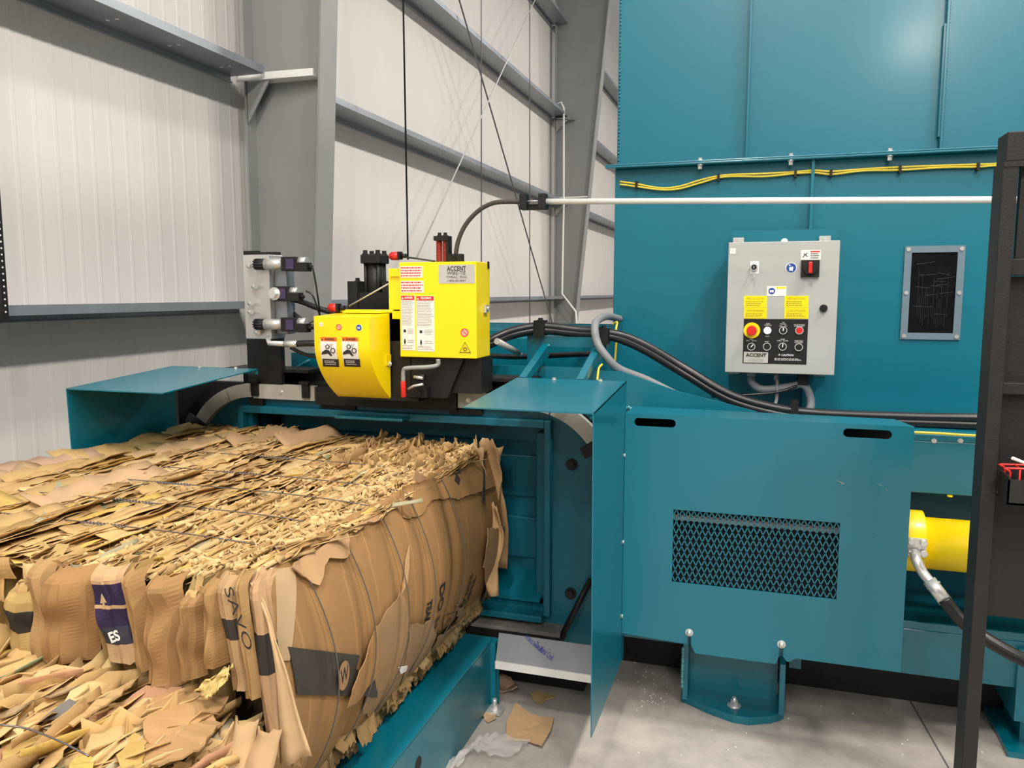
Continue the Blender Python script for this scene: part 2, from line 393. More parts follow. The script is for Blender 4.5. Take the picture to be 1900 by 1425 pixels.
# big top sheets at the left/back
s = Sheets()
for (x, y, L, Wd, yw, ti, c) in ((-2.2, 2.35, .5, .16, 1.45, .12, (.60, .40, .16)), (-2.0, 2.45, .45, .14, 1.5, .1, (.58, .38, .2)), (-1.85, 1.9, .5, .12, 1.62, .15, (.60, .40, .22)),
        (-1.72, 1.66, .28, .05, 1.55, .2, (.26, .30, .20)), (-2.15, 1.75, .5, .2, 1.5, .06, (.56, .37, .2)), (-1.95, 1.55, .3, .16, 1.6, .08, (.62, .42, .12)),
        (-1.9, 2.75, .35, .1, 1.3, .3, (.46, .29, .15)), (-1.72, 2.78, .3, .09, 1.2, .35, (.50, .32, .17)), (-2.25, 2.05, .4, .12, 1.45, .1, (.56, .36, .25))):
    s.flake((x, y, topz(x, y)+.006), L, Wd, yw, ti, Vector(c)*.8, nu=10, nv=3, bend=.15)
s.done('loose_top_sheet', bale)
# frayed silhouette at far right corner
s = Sheets()
for i in range(70):
    y = random.uniform(2.4, 2.9); x = random.uniform(-1.5, -1.03)
    s.flake((x, y, topz(x, y)-.005), random.uniform(.04, .12), random.uniform(.02, .045), PI/2+random.gauss(0, .3), random.uniform(.8, 1.6), tone(.85), nu=5, bend=.5, ragged=.5)
s.done('torn_fringe', bale)['kind'] = 'stuff'
# right face sheet
s = Sheets()
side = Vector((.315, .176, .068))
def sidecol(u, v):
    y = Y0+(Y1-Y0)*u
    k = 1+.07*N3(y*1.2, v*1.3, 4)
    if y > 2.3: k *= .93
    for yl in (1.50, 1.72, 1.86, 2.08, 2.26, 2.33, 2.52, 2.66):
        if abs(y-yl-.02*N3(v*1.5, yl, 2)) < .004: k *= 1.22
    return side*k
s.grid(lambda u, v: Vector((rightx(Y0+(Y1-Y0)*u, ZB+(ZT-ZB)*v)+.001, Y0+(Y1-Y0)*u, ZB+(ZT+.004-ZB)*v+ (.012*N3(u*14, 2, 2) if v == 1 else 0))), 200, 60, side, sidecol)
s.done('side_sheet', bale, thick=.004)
# patches on the right face: outlines in photo pixels laid on the bulging side
def side_pt(u, v):
    X = -1.0
    for _ in range(6):
        p = at(u, v, X=X); X = rightx(p.y, min(ZT, max(ZB, p.z)))
    return p
def jag(poly, amp, step=.02):
    out = []
    for i in range(len(poly)):
        a, b_ = Vector(poly[i]), Vector(poly[(i+1) % len(poly)]); n_ = max(1, int((b_-a).length/step))
        for k in range(n_): out.append(a.lerp(b_, k/n_)+Vector((0, random.uniform(-amp, amp), random.uniform(-amp, amp))))
    return out
def patch(pix, name, m, off=.004, amp=.0, col=None, curl=None, lift=.0, step=.02, thick=.002):
    pts = [side_pt(*p) for p in pix]
    if amp: pts = jag(pts, amp, step)
    s_ = Sheets(); vs = [s_.bm.verts.new((0, p.y, p.z)) for p in pts]; f = s_.bm.faces.new(vs)
    bmesh.ops.triangulate(s_.bm, faces=[f]); 
    for _ in range(4):
        bmesh.ops.subdivide_edges(s_.bm, edges=[e for e in s_.bm.edges if e.calc_length() > .022], cuts=1)
        bmesh.ops.triangulate(s_.bm, faces=[q for q in s_.bm.faces if len(q.verts) > 3])
    for v in s_.bm.verts:
        y, z = v.co.y, v.co.z
        x = rightx(y, min(ZT, max(ZB, z)))+off+.004+abs(N3(y*6, z*6, 7))*lift
        if curl: x += curl(y, z)
        v.co.x = x
    c = col or side
    for f in s_.bm.faces:
        for l in f.loops: l[s_.cl] = (c[0], c[1], c[2], 1)
    return s_.done(name, bale, thick=thick, mats=[m])
patch([(528, 1199), (662, 1215), (655, 1240), (700, 1268), (692, 1290), (545, 1287)], 'printed_band', BAND, .004)
patch([(680, 1249), (690, 1292), (650, 1291), (672, 1262)], 'printed_band', BAND, .012, amp=.003)
# W roundel
wc = side_pt(629, 1252)
wx0 = max(rightx(wc.y-.026, wc.z), rightx(wc.y+.026, wc.z), rightx(wc.y, wc.z))+.0135; wsl = (rightx(wc.y, wc.z+.04)-rightx(wc.y, wc.z-.04))/.08
wx = lambda y, z: wx0+wsl*(z-wc.z)
s2 = Sheets(); vs = []
for k in range(30):
    a = 2*PI*k/30; y, z = wc.y+.026*math.cos(a), wc.z+.036*math.sin(a); vs.append(s2.bm.verts.new((wx(y, z)+.0, y, z)))
f = s2.bm.faces.new(vs)
for l in f.loops: l[s2.cl] = (.34, .2, .095, 1)
o = s2.done('brand_roundel', bale, thick=.001)
onside = lambda off: (lambda p: Vector((rightx(p.y, min(ZT, max(ZB, p.z)))+off, p.y, p.z)))
YA = Vector((0, 1, 0))
lettering('W', wc+Vector((0, .001, 0)), .052, TXT, bale, ax=YA, fn=lambda p: Vector((wx(p.y, p.z)+.0012, p.y, p.z)), wide=.037, bold=.0004)
# rotated warning text on the far part of the side (reads downward)
DN = Vector((0, 0, -1))
for st, (u, v), sz in (('DO NOT', (808, 1150), .062), ('TEAR', (792, 1135), .032), ('THIS S', (868, 1105), .052), ('TOTAL LA', (858, 1115), .045), ('COTEAO', (905, 1085), .05)):
    lettering(st, side_pt(u, v), sz, TXT, bale, 'printed_lettering', ax=DN, up=YA, fn=onside(.006), bold=.0012)
# warning box outline
b = B(); qs = [side_pt(*p) for p in ((818, 1168), (822, 1142), (846, 1134), (843, 1162))]
b.tube([q+Vector((.004, 0, 0)) for q in qs+qs[:1]], .0015, 4); b.tube([side_pt(822, 1163)+Vector((.004, 0, 0)), side_pt(832, 1146)+Vector((.004, 0, 0)), side_pt(838, 1158)+Vector((.004, 0, 0))], .0012, 4)
b.done('printed_symbol', TXT, bale)
# flaps
C1 = (.46, .28, .135); C2 = (.33, .205, .10); C3 = (.27, .175, .09)
patch([(530, 1052), (568, 1023), (632, 980), (636, 1000), (638, 1028), (625, 1036), (600, 1033), (590, 1050), (578, 1086)], 'torn_flap', CARD, .012, amp=.003, col=C1, lift=.004, thick=.004)
patch([(636, 983), (665, 962), (700, 948), (698, 962), (684, 972), (670, 968), (655, 980), (645, 978)], 'torn_flap', CARD, .012, amp=.004, col=C1, lift=.004, thick=.004)
patch([(757, 890), (762, 872), (785, 885), (770, 896)], 'torn_flap', CARD, .01, amp=.003, col=C1, lift=.004)
patch([(735, 1100), (745, 1110), (752, 1150), (745, 1230), (720, 1300), (690, 1340), (665, 1320), (676, 1250), (690, 1165), (712, 1130)], 'torn_flap', CARD, .008, amp=.004, col=C2, lift=.004)
patch([(690, 1245), (660, 1290), (632, 1310), (640, 1280), (655, 1240), (672, 1200), (688, 1160)], 'torn_flap', CARD, .014, amp=.004, col=side*1.1, lift=.004)
patch([(752, 1160), (790, 1150), (800, 1180), (780, 1230), (745, 1290), (716, 1370), (700, 1380), (698, 1350), (725, 1290), (742, 1230)], 'torn_flap', CARD, .012, amp=.007, col=C3, lift=.004)
patch([(800, 1190), (820, 1170), (868, 1135), (862, 1170), (835, 1210), (830, 1240), (805, 1250), (792, 1225), (795, 1205)], 'torn_flap', CARD, .016, amp=.007, col=C3, lift=.004)
patch([(838, 1120), (862, 1150), (890, 1165), (905, 1120), (885, 1190), (845, 1235), (800, 1260), (812, 1225), (838, 1180)], 'torn_flap', CARD, .010, amp=.010, col=C3, lift=.004)
patch([(740, 905), (800, 885), (905, 870), (915, 900), (850, 925), (800, 925), (790, 935), (770, 960), (742, 960)], 'torn_flap', CARD, .005, amp=.004, col=side*1.04, lift=.004)
patch([(893, 980), (925, 978), (922, 1010), (905, 1060), (900, 1130), (890, 1160), (885, 1050)], 'torn_flap', CARD, .02, amp=.005, col=C2, lift=.004)
patch([(728, 1236), (746, 1233), (744, 1243), (733, 1249)], 'paper_label', WHT, .014)
patch([(703, 1320), (722, 1302), (728, 1318), (706, 1348), (700, 1340)], 'paper_label', WHT, .024, amp=.003)
patch([(742, 1100), (746, 1040), (753, 1010), (750, 1080)], 'torn_flap', CARD, .006, amp=.003, col=C1)
patch([(838, 892), (843, 866), (846, 880), (852, 880), (846, 900)], 'printed_arrow', BAND, .006)
patch([(889, 835), (891, 835), (893, 935), (888, 930)], 'printed_stripe', BAND, .008)
# clear tape band down the near edge
TAPE = mat('packing_tape', (.48, .33, .18), .3, coat=.5, var=.08)
patch([(505, 1055), (540, 1050), (536, 1200), (532, 1225), (506, 1225), (508, 1120)], 'tape_strip', TAPE, .003)
s = Sheets()
for i in range(75):
    y = random.uniform(1.5, 2.85); z = random.uniform(ZB+.02, ZB+.12)
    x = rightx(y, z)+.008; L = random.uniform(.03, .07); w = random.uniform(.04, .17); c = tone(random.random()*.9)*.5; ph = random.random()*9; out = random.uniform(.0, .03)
    s.grid(lambda u, v: Vector((x+out*v*v+.008*N3(u*3, v*2, ph), y+(u-.5)*w*(1.1-.3*v)+.01*math.sin(ph+v*4), z+.03-L*v+(random.uniform(-.012, .004) if v == 1 else 0))), 12, 3, c, smooth=False)
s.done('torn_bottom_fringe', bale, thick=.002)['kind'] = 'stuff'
# sheets bulging past the far right edge
s = Sheets()
for (y, z0, z1, x0, w, c) in ((2.86, .60, 1.03, -1.05, .085, (.40, .25, .12)), (2.80, .78, 1.02, -1.05, .06, (.46, .30, .16)), (2.78, .45, .80, -.985, .05, (.47, .30, .15)), (2.92, .5, 1.0, -1.06, .11, (.36, .23, .11))):
    ph = random.random()*9
    s.grid(lambda u, v, y=y, z0=z0, z1=z1, x0=x0, w=w, ph=ph: Vector((x0+w*u*(.85+.2*N3(v*5, ph, 0))+.012*math.sin(v*7+ph), y+.02*math.sin(u*3+v*4+ph), z0+(z1-z0)*v+random.uniform(-.012, .012)*(v == 1))), 6, 14, Vector(c))
s.done('bulging_sheet', bale, thick=.004)
# front face: folded box edges, vertical
s = Sheets()
random.seed(21)
folds = []
x = -2.40
while x < -1.10:
    w = random.uniform(.03, .10); folds.append((x, w)); x += w*random.uniform(.4, .75)
def fold(x, w, dep, z0, z1, col, y=Y0+.02, colfn=None, lean=0, twist=0, cr=1.0):
    ph = random.random()*90; nu = 8
    prof = []
    kx = sorted(random.uniform(.08, .92) for _ in range(nu-1)); pk = random.uniform(.2, .8)
    for i in range(nu+1):
        u = 0 if i == 0 else (1 if i == nu else kx[i-1])
        d = (1-abs(u-pk)/max(pk, 1-pk))**.55 if 0 < i < nu else 0
        prof.append((u, max(0, d+random.uniform(-.10, .10)) if 0 < i < nu else 0))
    def fn(u, v):
        i = int(round(u*nu)); pu, pd = prof[i]; z = z0+(z1-z0)*v
        ww = w*(.95+.14*N3(v*2.5, ph, 1)-.25*max(0, (v-.85)/.15)*((ph % 1) > .5)); dd = dep*(.75+.45*N3(v*2.2, ph, 5))
        xx = x+w/2+(pu-.5)*ww+lean*(v-.5)+.012*N3(v*3+pu, ph, 2)*cr+twist*.015*math.sin(v*4+ph)
        yy = y-pd*max(.005, dd)+.012*N3(v*3.5, ph+pu*3, 9)*cr+.035*max(0, (v-.88)/.12)**2
        zz = z+(.012*N3(pu*9, ph, 3) if v in (0, 1) else 0)
        return Vector((xx, yy, zz))
    s.grid(fn, nu, 26, col, colfn, smooth=False)
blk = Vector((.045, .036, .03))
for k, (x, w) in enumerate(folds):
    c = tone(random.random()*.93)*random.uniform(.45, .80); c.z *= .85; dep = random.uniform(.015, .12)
    z1 = random.uniform(.955, 1.012); z0 = random.uniform(.3, .5)
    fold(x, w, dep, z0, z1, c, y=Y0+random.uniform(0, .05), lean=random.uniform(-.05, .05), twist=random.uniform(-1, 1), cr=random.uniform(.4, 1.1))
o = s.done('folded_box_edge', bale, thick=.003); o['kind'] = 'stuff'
# short curled tops along the front edge
s = Sheets()
for i in range(60):
    x = random.uniform(-2.2, -1.02); ph = random.random()*9; w = random.uniform(.015, .05); c = tone()
    z = random.uniform(.93, 1.005); r_ = random.uniform(.008, .022); a0 = random.uniform(-.6, .6); h_ = random.uniform(.03, .09)
    s.grid(lambda u, v: Vector((x+w*(u-.5)*(1+.2*math.sin(ph+v*3)), Y0-.035-r_*math.cos(a0+2.6*v)-.02*v+.004*math.sin(u*6+ph), z-h_*(1-v)+r_*math.sin(2.6*v))), 4, 6, c, smooth=False)
s.done('curled_edge', bale, thick=.002)['kind'] = 'stuff'
# special strips seen in the photo, placed by where they stand on the front face
def strip(u0, u1, v0, v1, dep, col, colfn=None, lean=0, name='folded_strip', y=Y0-.05):
    global s
    s = Sheets(); a = at(u0, (v0+v1)/2, Y=y-.03); b_ = at(u1, (v0+v1)/2, Y=y-.03); z1 = at((u0+u1)/2, v0, Y=y-.03).z; z0 = at((u0+u1)/2, v1, Y=y-.03).z
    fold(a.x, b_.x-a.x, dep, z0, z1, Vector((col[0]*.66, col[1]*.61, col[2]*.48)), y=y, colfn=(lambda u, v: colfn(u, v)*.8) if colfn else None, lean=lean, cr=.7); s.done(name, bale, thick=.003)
band = lambda c, a, b_: (lambda u, v: blk if a < v < b_ else Vector(c))
purp = Vector((.035, .022, .066))
def pcol(u, v):
    if .62 < v < .86 or .40 < v < .56: return purp
    if .18 < v < .40: return Vector((.05, .05, .07))
    return Vector((.58, .38, .2))
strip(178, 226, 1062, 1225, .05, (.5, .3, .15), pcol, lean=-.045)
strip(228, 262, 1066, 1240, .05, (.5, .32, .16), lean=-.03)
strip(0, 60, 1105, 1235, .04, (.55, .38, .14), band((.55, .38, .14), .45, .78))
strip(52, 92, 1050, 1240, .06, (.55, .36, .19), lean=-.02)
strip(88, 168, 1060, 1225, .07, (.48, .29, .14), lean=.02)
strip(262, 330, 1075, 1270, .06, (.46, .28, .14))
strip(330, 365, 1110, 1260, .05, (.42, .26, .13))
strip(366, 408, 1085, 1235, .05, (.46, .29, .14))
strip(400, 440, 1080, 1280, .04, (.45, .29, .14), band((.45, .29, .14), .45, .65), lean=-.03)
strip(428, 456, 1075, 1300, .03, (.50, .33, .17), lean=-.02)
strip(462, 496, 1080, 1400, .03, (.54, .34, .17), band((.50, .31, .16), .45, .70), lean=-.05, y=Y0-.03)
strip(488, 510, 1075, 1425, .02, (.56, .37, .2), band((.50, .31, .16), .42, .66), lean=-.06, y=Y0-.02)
# long light wedge at the near corner
s = Sheets()
wr = curve([at(u, v, Y=1.325-.004*k) for k, (u, v) in enumerate(((472, 1078), (498, 1130), (515, 1190), (536, 1245), (558, 1325), (584, 1398)))], 4)
wl = curve([at(u, v, Y=1.32-.004*k) for k, (u, v) in enumerate(((464, 1082), (488, 1130), (504, 1190), (513, 1255), (518, 1340), (521, 1418)))], 4)
def wfn(u, v):
    k = int(round(v*20)); p = wl[k].lerp(wr[k], u)
    return p+Vector((0, -.010*abs(math.sin(u*PI*1.5))*v-.003*N3(u*9, v*9, 1), (.012*N3(u*9, 3, 3) if v == 1 else 0)))
s.grid(wfn, 8, 20, Vector((.50, .34, .18)))
s.done('corner_flap', bale, thick=.003)
b = B(); text_geo(b.bm, 'SAVO', at(442, 1148, Y=1.275), .03, ax=Vector((.35, 0, -.94)), up=Vector((.94, 0, .35)), wide=.13); b.done('printed_lettering', TXT, bale)
b = B(); text_geo(b.bm, 'ES', at(212, 1182, Y=1.22), .03, ax=Vector((.9, 0, .4)), up=Vector((-.4, 0, .9)), bold=.001); lab(b.done('printed_lettering', WHT, bale), 'white letters on the dark strip')
ar = [at(*p, Y=1.258) for p in ((188, 1118), (191, 1106), (181, 1090), (184, 1088), (178, 1112), (187, 1130), (191, 1130))]
b = B(); b.prism([at(*p, Y=1.235) for p in ((188, 1102), (197, 1118), (193, 1118), (195, 1130), (191, 1131), (190, 1119), (186, 1120))], (0, .001, 0)); b.done('printed_arrow', CARD if 0 else TAPE, bale)
# wires
for yw, (u, v) in zip((1.57, 1.775, 1.985, 2.17, 2.42), ((566, 1022), (647, 983), (716, 935), (768, 898), (830, 880))):
    pts = [Vector((-2.37+1.33*k/40, yw, ZT+.012-.018*abs(k/20-1)**4))for k in range(41)]
    pts += [Vector((rightx(yw, ZT-.02)+.012, yw, ZT-.01))]+[Vector((rightx(yw+.02*math.sin(PI*k/20), ZT-(ZT-ZB)*k/20)+.014+.012*math.sin(PI*k/20), yw+.02*math.sin(PI*k/20), ZT-(ZT-ZB)*k/20)) for k in range(1, 21)]
    b = B(); b.tube(pts, .0016, 6)
    # twisted knot
    x0 = -1.75+.08*math.sin(yw*9)
    for sgn in (0, PI):
        b.tube([Vector((x0+.14*k/30, yw+.003*math.cos(k*1.3+sgn), ZT+.012+.003*math.sin(k*1.3+sgn))) for k in range(31)], .0016, 5)
    b.done('baling_wire', WIRE, bale)
# ---------------- second bale, near the camera, lower left
random.seed(5)
bale2 = thing('cardboard_bale', 'lower torn cardboard bale end in the bottom left corner, in front of the large bale', 'cardboard bale', (-1.5, 1.05, 0.05))
def topz2(x, y): return .775-.10*max(0, min(1, (x+1.35)/.5))**1.3+.03*N3(x*3, y*3, 11)-.10*max(0, (1.12-y))
s = Sheets()
s.grid(lambda u, v: Vector((-2.2+1.26*u, .55+.76*v, topz2(-2.2+1.26*u, .55+.76*v)-.035)), 30, 24, gap_shade)
s.grid(lambda u, v: Vector((-.955-.02*math.sin(v*3), .55+.76*u, .05+(topz2(-.95, .55+.76*u)-.09)*v)), 6, 6, side*.8)
s.grid(lambda u, v: Vector((-2.2+1.25*u, 1.30, .05+(.60)*v)), 6, 6, gap_shade)
s.grid(lambda u, v: Vector((-2.2+1.25*u, .55, .05+(.60)*v)), 6, 6, gap_shade)
s.grid(lambda u, v: Vector((-2.2+1.25*u, .55+.75*v, .05)), 6, 6, gap_shade)
s.done('core', bale2, solid=False)
s = Sheets()
for i in range(2600):
    x = random.uniform(-2.15, -.98); y = random.uniform(.6, 1.30)
    big = random.random() < .3
    L, Wd = (random.uniform(.1, .3), random.uniform(.02, .06)) if big else (random.uniform(.03, .13), random.uniform(.005, .02))
    yaw = PI/2-.15+random.gauss(0, .25)+(PI if random.random() < .6 else 0)
    L = min(L, (1.33-y)*2+.02)
    if x+Wd > -.93: x = -.93-Wd
    s.flake((x, y, topz2(x, y)-.02+random.uniform(-.01, .02)), L, Wd, yaw, random.uniform(.1, 1.1), tone(), nu=max(3, int(L/.03)), bend=random.uniform(-.4, .5), ragged=.4, pitch=random.uniform(-.1, .12))
s.done('frayed_sheet_edges', bale2)['kind'] = 'stuff'
def slab(pix, z, col, name='loose_sheet', rise=0, amp=.004, thick=.004, folds_=.01):
    col = tuple(q*k_ for q, k_ in zip(col, (.70, .66, .56)))
    """large torn sheet lying on the near bale"""
    pts = [at(u, v, Z=z) for u, v in pix]; c = sum(pts, Vector())/len(pts)
    pts = [p+Vector((0, 0, rise*(p.y-c.y)*2)) for p in pts]
    out = []
    for i in range(len(pts)):
        a, b_ = pts[i], pts[(i+1) % len(pts)]; n_ = max(1, int((b_-a).length/.018))
        for k in range(n_): out.append(a.lerp(b_, k/n_)+Vector([random.uniform(-amp, amp) for _ in range(3)]))
    s_ = Sheets(); f = s_.bm.faces.new([s_.bm.verts.new(p) for p in out]); bmesh.ops.triangulate(s_.bm, faces=[f])
    for _ in range(2):
        bmesh.ops.subdivide_edges(s_.bm, edges=[e for e in s_.bm.edges if e.calc_length() > .04], cuts=1)
        bmesh.ops.triangulate(s_.bm, faces=[q for q in s_.bm.faces if len(q.verts) > 3])
    for v in s_.bm.verts: v.co.z += folds_*N3(v.co.x*9, v.co.y*3, z*7)
    for f in s_.bm.faces:
        for l in f.loops: l[s_.cl] = (*col, 1)
    return s_.done(name, bale2, thick=thick)
slab([(0, 1320), (75, 1290), (105, 1262), (165, 1240), (172, 1245), (150, 1272), (120, 1285), (70, 1300), (30, 1330), (0, 1335)], .80, (.50, .38, .24))
slab([(0, 1225), (35, 1218), (55, 1230), (35, 1262), (0, 1290)], .79, (.50, .31, .17))
slab([(265, 1345), (290, 1285), (325, 1280), (345, 1290), (420, 1290), (410, 1310), (340, 1345), (275, 1372)], .77, (.55, .35, .18), folds_=.03)
slab([(275, 1372), (340, 1345), (395, 1320), (410, 1335), (360, 1395), (290, 1425), (265, 1400)], .765, (.50, .32, .17), folds_=.02)
slab([(215, 1400), (250, 1355), (272, 1375), (262, 1425), (225, 1440)], .76, (.62, .44, .17), folds_=.01)
slab([(130, 1340), (180, 1300), (245, 1262), (258, 1252), (225, 1290), (170, 1325), (135, 1345)], .80, (.60, .42, .22))
slab([(0, 1388), (50, 1360), (110, 1330), (165, 1300), (180, 1305), (100, 1362), (30, 1400), (0, 1418)], .77, (.58, .42, .17))
slab([(78, 1340), (100, 1318), (130, 1302), (148, 1302), (110, 1328)], .795, (.22, .21, .23))
slab([(125, 1425), (150, 1400), (180, 1408), (170, 1440), (130, 1445)], .76, (.66, .50, .15))
for k, (u0, u1, v0, c) in enumerate(((365, 402, 1335, (.54, .35, .18)), (396, 430, 1340, (.60, .40, .2)), (425, 470, 1328, (.56, .37, .19)), (465, 515, 1345, (.50, .33, .17)), (395, 425, 1370, (.5, .3, .15)))):
    pts = [at(u0+14, v0, Y=1.28), at(u1+10, v0+8, Y=1.28), at(u1-20, v0+130, Y=1.20), at(u0-30, v0+120, Y=1.20)]
    c = [q*.75 for q in c]; s = Sheets(); ph = random.random()*9
    s.grid(lambda u, v: pts[0].lerp(pts[1], u).lerp(pts[3].lerp(pts[2], u), v)+Vector((0, -.02*math.sin(u*PI)-.01*N3(u*2, v*3, ph), .008*N3(u*9, ph, 3)*(v == 0))), 8, 12, Vector(c)); s.done('upright_sheet', bale2, thick=.004)
# crumpled tuft between the bales
s = Sheets()
tp = [at(362, 1280, Y=1.27), at(432, 1230, Y=1.27), at(420, 1262, Y=1.24), at(385, 1300, Y=1.24)]
s.grid(lambda u, v: tp[0].lerp(tp[1], u).lerp(tp[3].lerp(tp[2], u), v)+Vector((0, .02*N3(u*5, v*5, 2), .015*N3(u*6, v*4, 4))), 10, 8, Vector((.60, .45, .17)))
s.done('crumpled_paper', bale2, thick=.002)
b = B(); b.tube(curve([at(0, 1345, Z=.83), at(50, 1352, Z=.82), at(110, 1375, Z=.81), at(165, 1403, Z=.80)], 6), .0018, 6); b.done('baling_wire', WIRE, bale2)
# ================================================================ RAIL under bale
rail = thing('bale_rail', 'teal steel channel rail on the floor under the right side of the large bale', 'rail', (-1.1, 2.0, 0))
b = B(); b.box(-1.35, -.975, .9, 2.80, .258, .272); b.done('top_plate', TEAL, rail, bevel=.004)
b = B()
hole = at(776, 1410, X=-.975)
b.box(-.987, -.975, .9, 2.80, .012, .258); b.done('side_web', TEAL, rail)
b = B(); b.cyl((-.9748, hole.y, hole.z-.012), (-.9735, hole.y, hole.z-.012), .022, 20); lab(b.done('slot_hole', BLK, rail), 'dark oval hole')
b = B(); b.box(-1.35, -.95, 2.79, 2.80, 0.01, .27); b.box(-1.0, -.955, 2.765, 2.79, .01, .262); b.done('end_plate', TEAL, rail)
b = B(); b.box(-1.35, -.976, .9, 2.79, 0, .012); b.done('bottom_flange', TEAL, rail)
# ================================================================ EXIT FRAME
fr = thing('baler_exit_frame', 'teal steel exit frame of the baler around the bale, rounded upper corners', 'baler frame', (-1.5, 3.0, 0.1))
XC = -1.49; RX = .975; ZTOP = 1.21; R = .36
def arch(hw, ztop, r, zb, y, xc=XC):
    out = [(xc+hw, y, zb)]
    for k in range(13): a = PI/2*k/12; out.append((xc+hw-r+r*math.cos(a), y, ztop-r+r*math.sin(a)))
    for k in range(13): a = PI/2+PI/2*k/12; out.append((xc-hw+r+r*math.cos(a), y, ztop-r+r*math.sin(a)))
    out.append((xc-hw, y, zb)); return out
def arch_band(b, y0, y1, hw, ztop, r, hx0, hx1, hz0, hz1, zb):
    """arched plate with a rectangular opening"""
    o_ = arch(hw, ztop, r, zb, y0); bm = b.bm
    # right, left, top strips as prisms
    R_ = [p for p in o_ if p[0] > hx1]; L_ = [p for p in o_ if p[0] < hx0]
    xr = hx1; 
    def ztop_at(x):
        d = abs(x-XC); 
        if d <= hw-r: return ztop
        q = d-(hw-r); return ztop-r+math.sqrt(max(0, r*r-q*q))
    b.prism([(xr, y0, zb)]+R_+[(xr, y0, ztop_at(xr))], (0, y1-y0, 0))
    b.prism([(hx0, y0, ztop_at(hx0))]+L_+[(hx0, y0, zb)], (0, y1-y0, 0))
    M_ = [p for p in o_ if hx0 <= p[0] <= hx1]
    b.prism([(hx1, y0, hz1), (hx1, y0, ztop_at(hx1))]+M_+[(hx0, y0, ztop_at(hx0)), (hx0, y0, hz1)], (0, y1-y0, 0))
    b.box(hx0, hx1, y0, y1, zb, hz0)
OX0, OX1, OZ0, OZ1 = -2.13, -.785, .36, 1.085
b = B(); arch_band(b, 2.93, 2.97, RX-.06, ZTOP-.055, R-.06, OX0, OX1, OZ0, OZ1, .20); b.done('face_plate', TEAL_SHADE, fr)
# inner frame lip around the opening
b = B(); b.box(OX1-.015, OX1+.01, 2.89, 2.93, OZ0-.02, OZ1+.03); b.done('frame_lip', TEAL_SHADE, fr, bevel=.003)
b = B(); b.box(OX0-.02, OX1-.016, 2.89, 2.93, OZ1, OZ1+.03); b.done('frame_lip', TEAL_SHADE, fr, bevel=.003)
b = B(); b.box(OX0-.02, OX1-.016, 2.87, 2.93, OZ0-.04, OZ0-.015); b.done('frame_lip', TEAL_SHADE, fr, bevel=.003)
b = B(); b.box(OX0-.045, OX0-.021, 2.89, 2.93, OZ0-.02, OZ1+.03); b.done('frame_lip', TEAL_SHADE, fr, bevel=.003)
# chamber interior
b = B(); b.box(OX0-.02, OX0-.01, 2.97, 3.6, .3, 1.1); b.box(OX1+.01, OX1+.02, 2.97, 3.6, .3, 1.1); b.box(OX0, OX1, 2.97, 3.6, 1.1, 1.11); b.box(OX0, OX1, 2.97, 3.6, .29, .3); b.done('chamber_wall', TEAL_SHADE, fr)
b = B(); b.box(OX0+.02, OX1-.03, 3.10, 3.14, .34, 1.06)
b.done('ram_plate', TEAL_SHADE, fr)
for z in (.86, .60):
    b = B(); b.box(-1.3, OX1-.06, 3.085, 3.10, z-.10, z-.085+.16); b.done('ram_rib', TEAL_SHADE, fr, bevel=.006)
b = B(); b.prism([(OX0+.02, 3.1, .44), (OX1-.03, 3.1, .44), (OX1-.05, 2.96, .365), (OX0+.04, 2.96, .365)], (0, 0, .012)); b.done('ramp_plate', TEAL, fr)
b = B(); b.box(-.86, OX1-.03, 2.99, 3.09, .37, 1.05); b.done('side_post', TEAL_SHADE, fr, bevel=.005)
for z in (.945, .432):
    b = B(); b.bolt((-.70, 2.93, z), (0, -1, 0), .016, .02); lab(b.done('hex_bolt', BLK, fr), 'black hex bolt')
b = B(); b.box(-1.12, -.955, 2.66, 2.80, 1.088, 1.10) if 0 else b.box(-1.66, -1.36, 2.82, 2.93, 1.093, 1.105); b.done('deflector_plate', TEAL, fr, bevel=.003)
b = B(); b.box(-1.78, -1.62, 2.918, 2.93, 1.115, 1.135); lab(b.done('slot', BLK, fr), 'dark slot under the track'); b = B(); b.box(-1.20, -1.06, 2.918, 2.93, 1.12, 1.14); lab(b.done('slot', BLK, fr), 'dark slot under the track')
# lower sill
b = B(); b.box(-2.2, -.72, 2.84, 2.97, .285, .30); b.done('lit_sill_top', mat('lit_sill_grey', (.22, .21, .19), .5, metal=.3, var=.4, scale=20), fr)  # paler than the bar below: light on the sill top painted in
b = B(); b.box(-2.2, -.715, 2.835, 2.96, .255, .2845); b.done('sill_bar', BLK, fr)
# black backing at corners and behind head
b = B(); arch_band(b, 2.975, 2.99, RX-.005, ZTOP-.005, R-.005, OX0, OX1, OZ0, OZ1, .30); lab(b.done('backing_plate', BLK, fr), 'black backing plate behind the wire track')
b = B(); b.prism([(-2.44, 3.05, .2), (-.63, 3.05, .2), (-.63, 3.05, 1.20), (-2.44, 3.05, 1.20)], (0, .012, 0)) if 0 else None
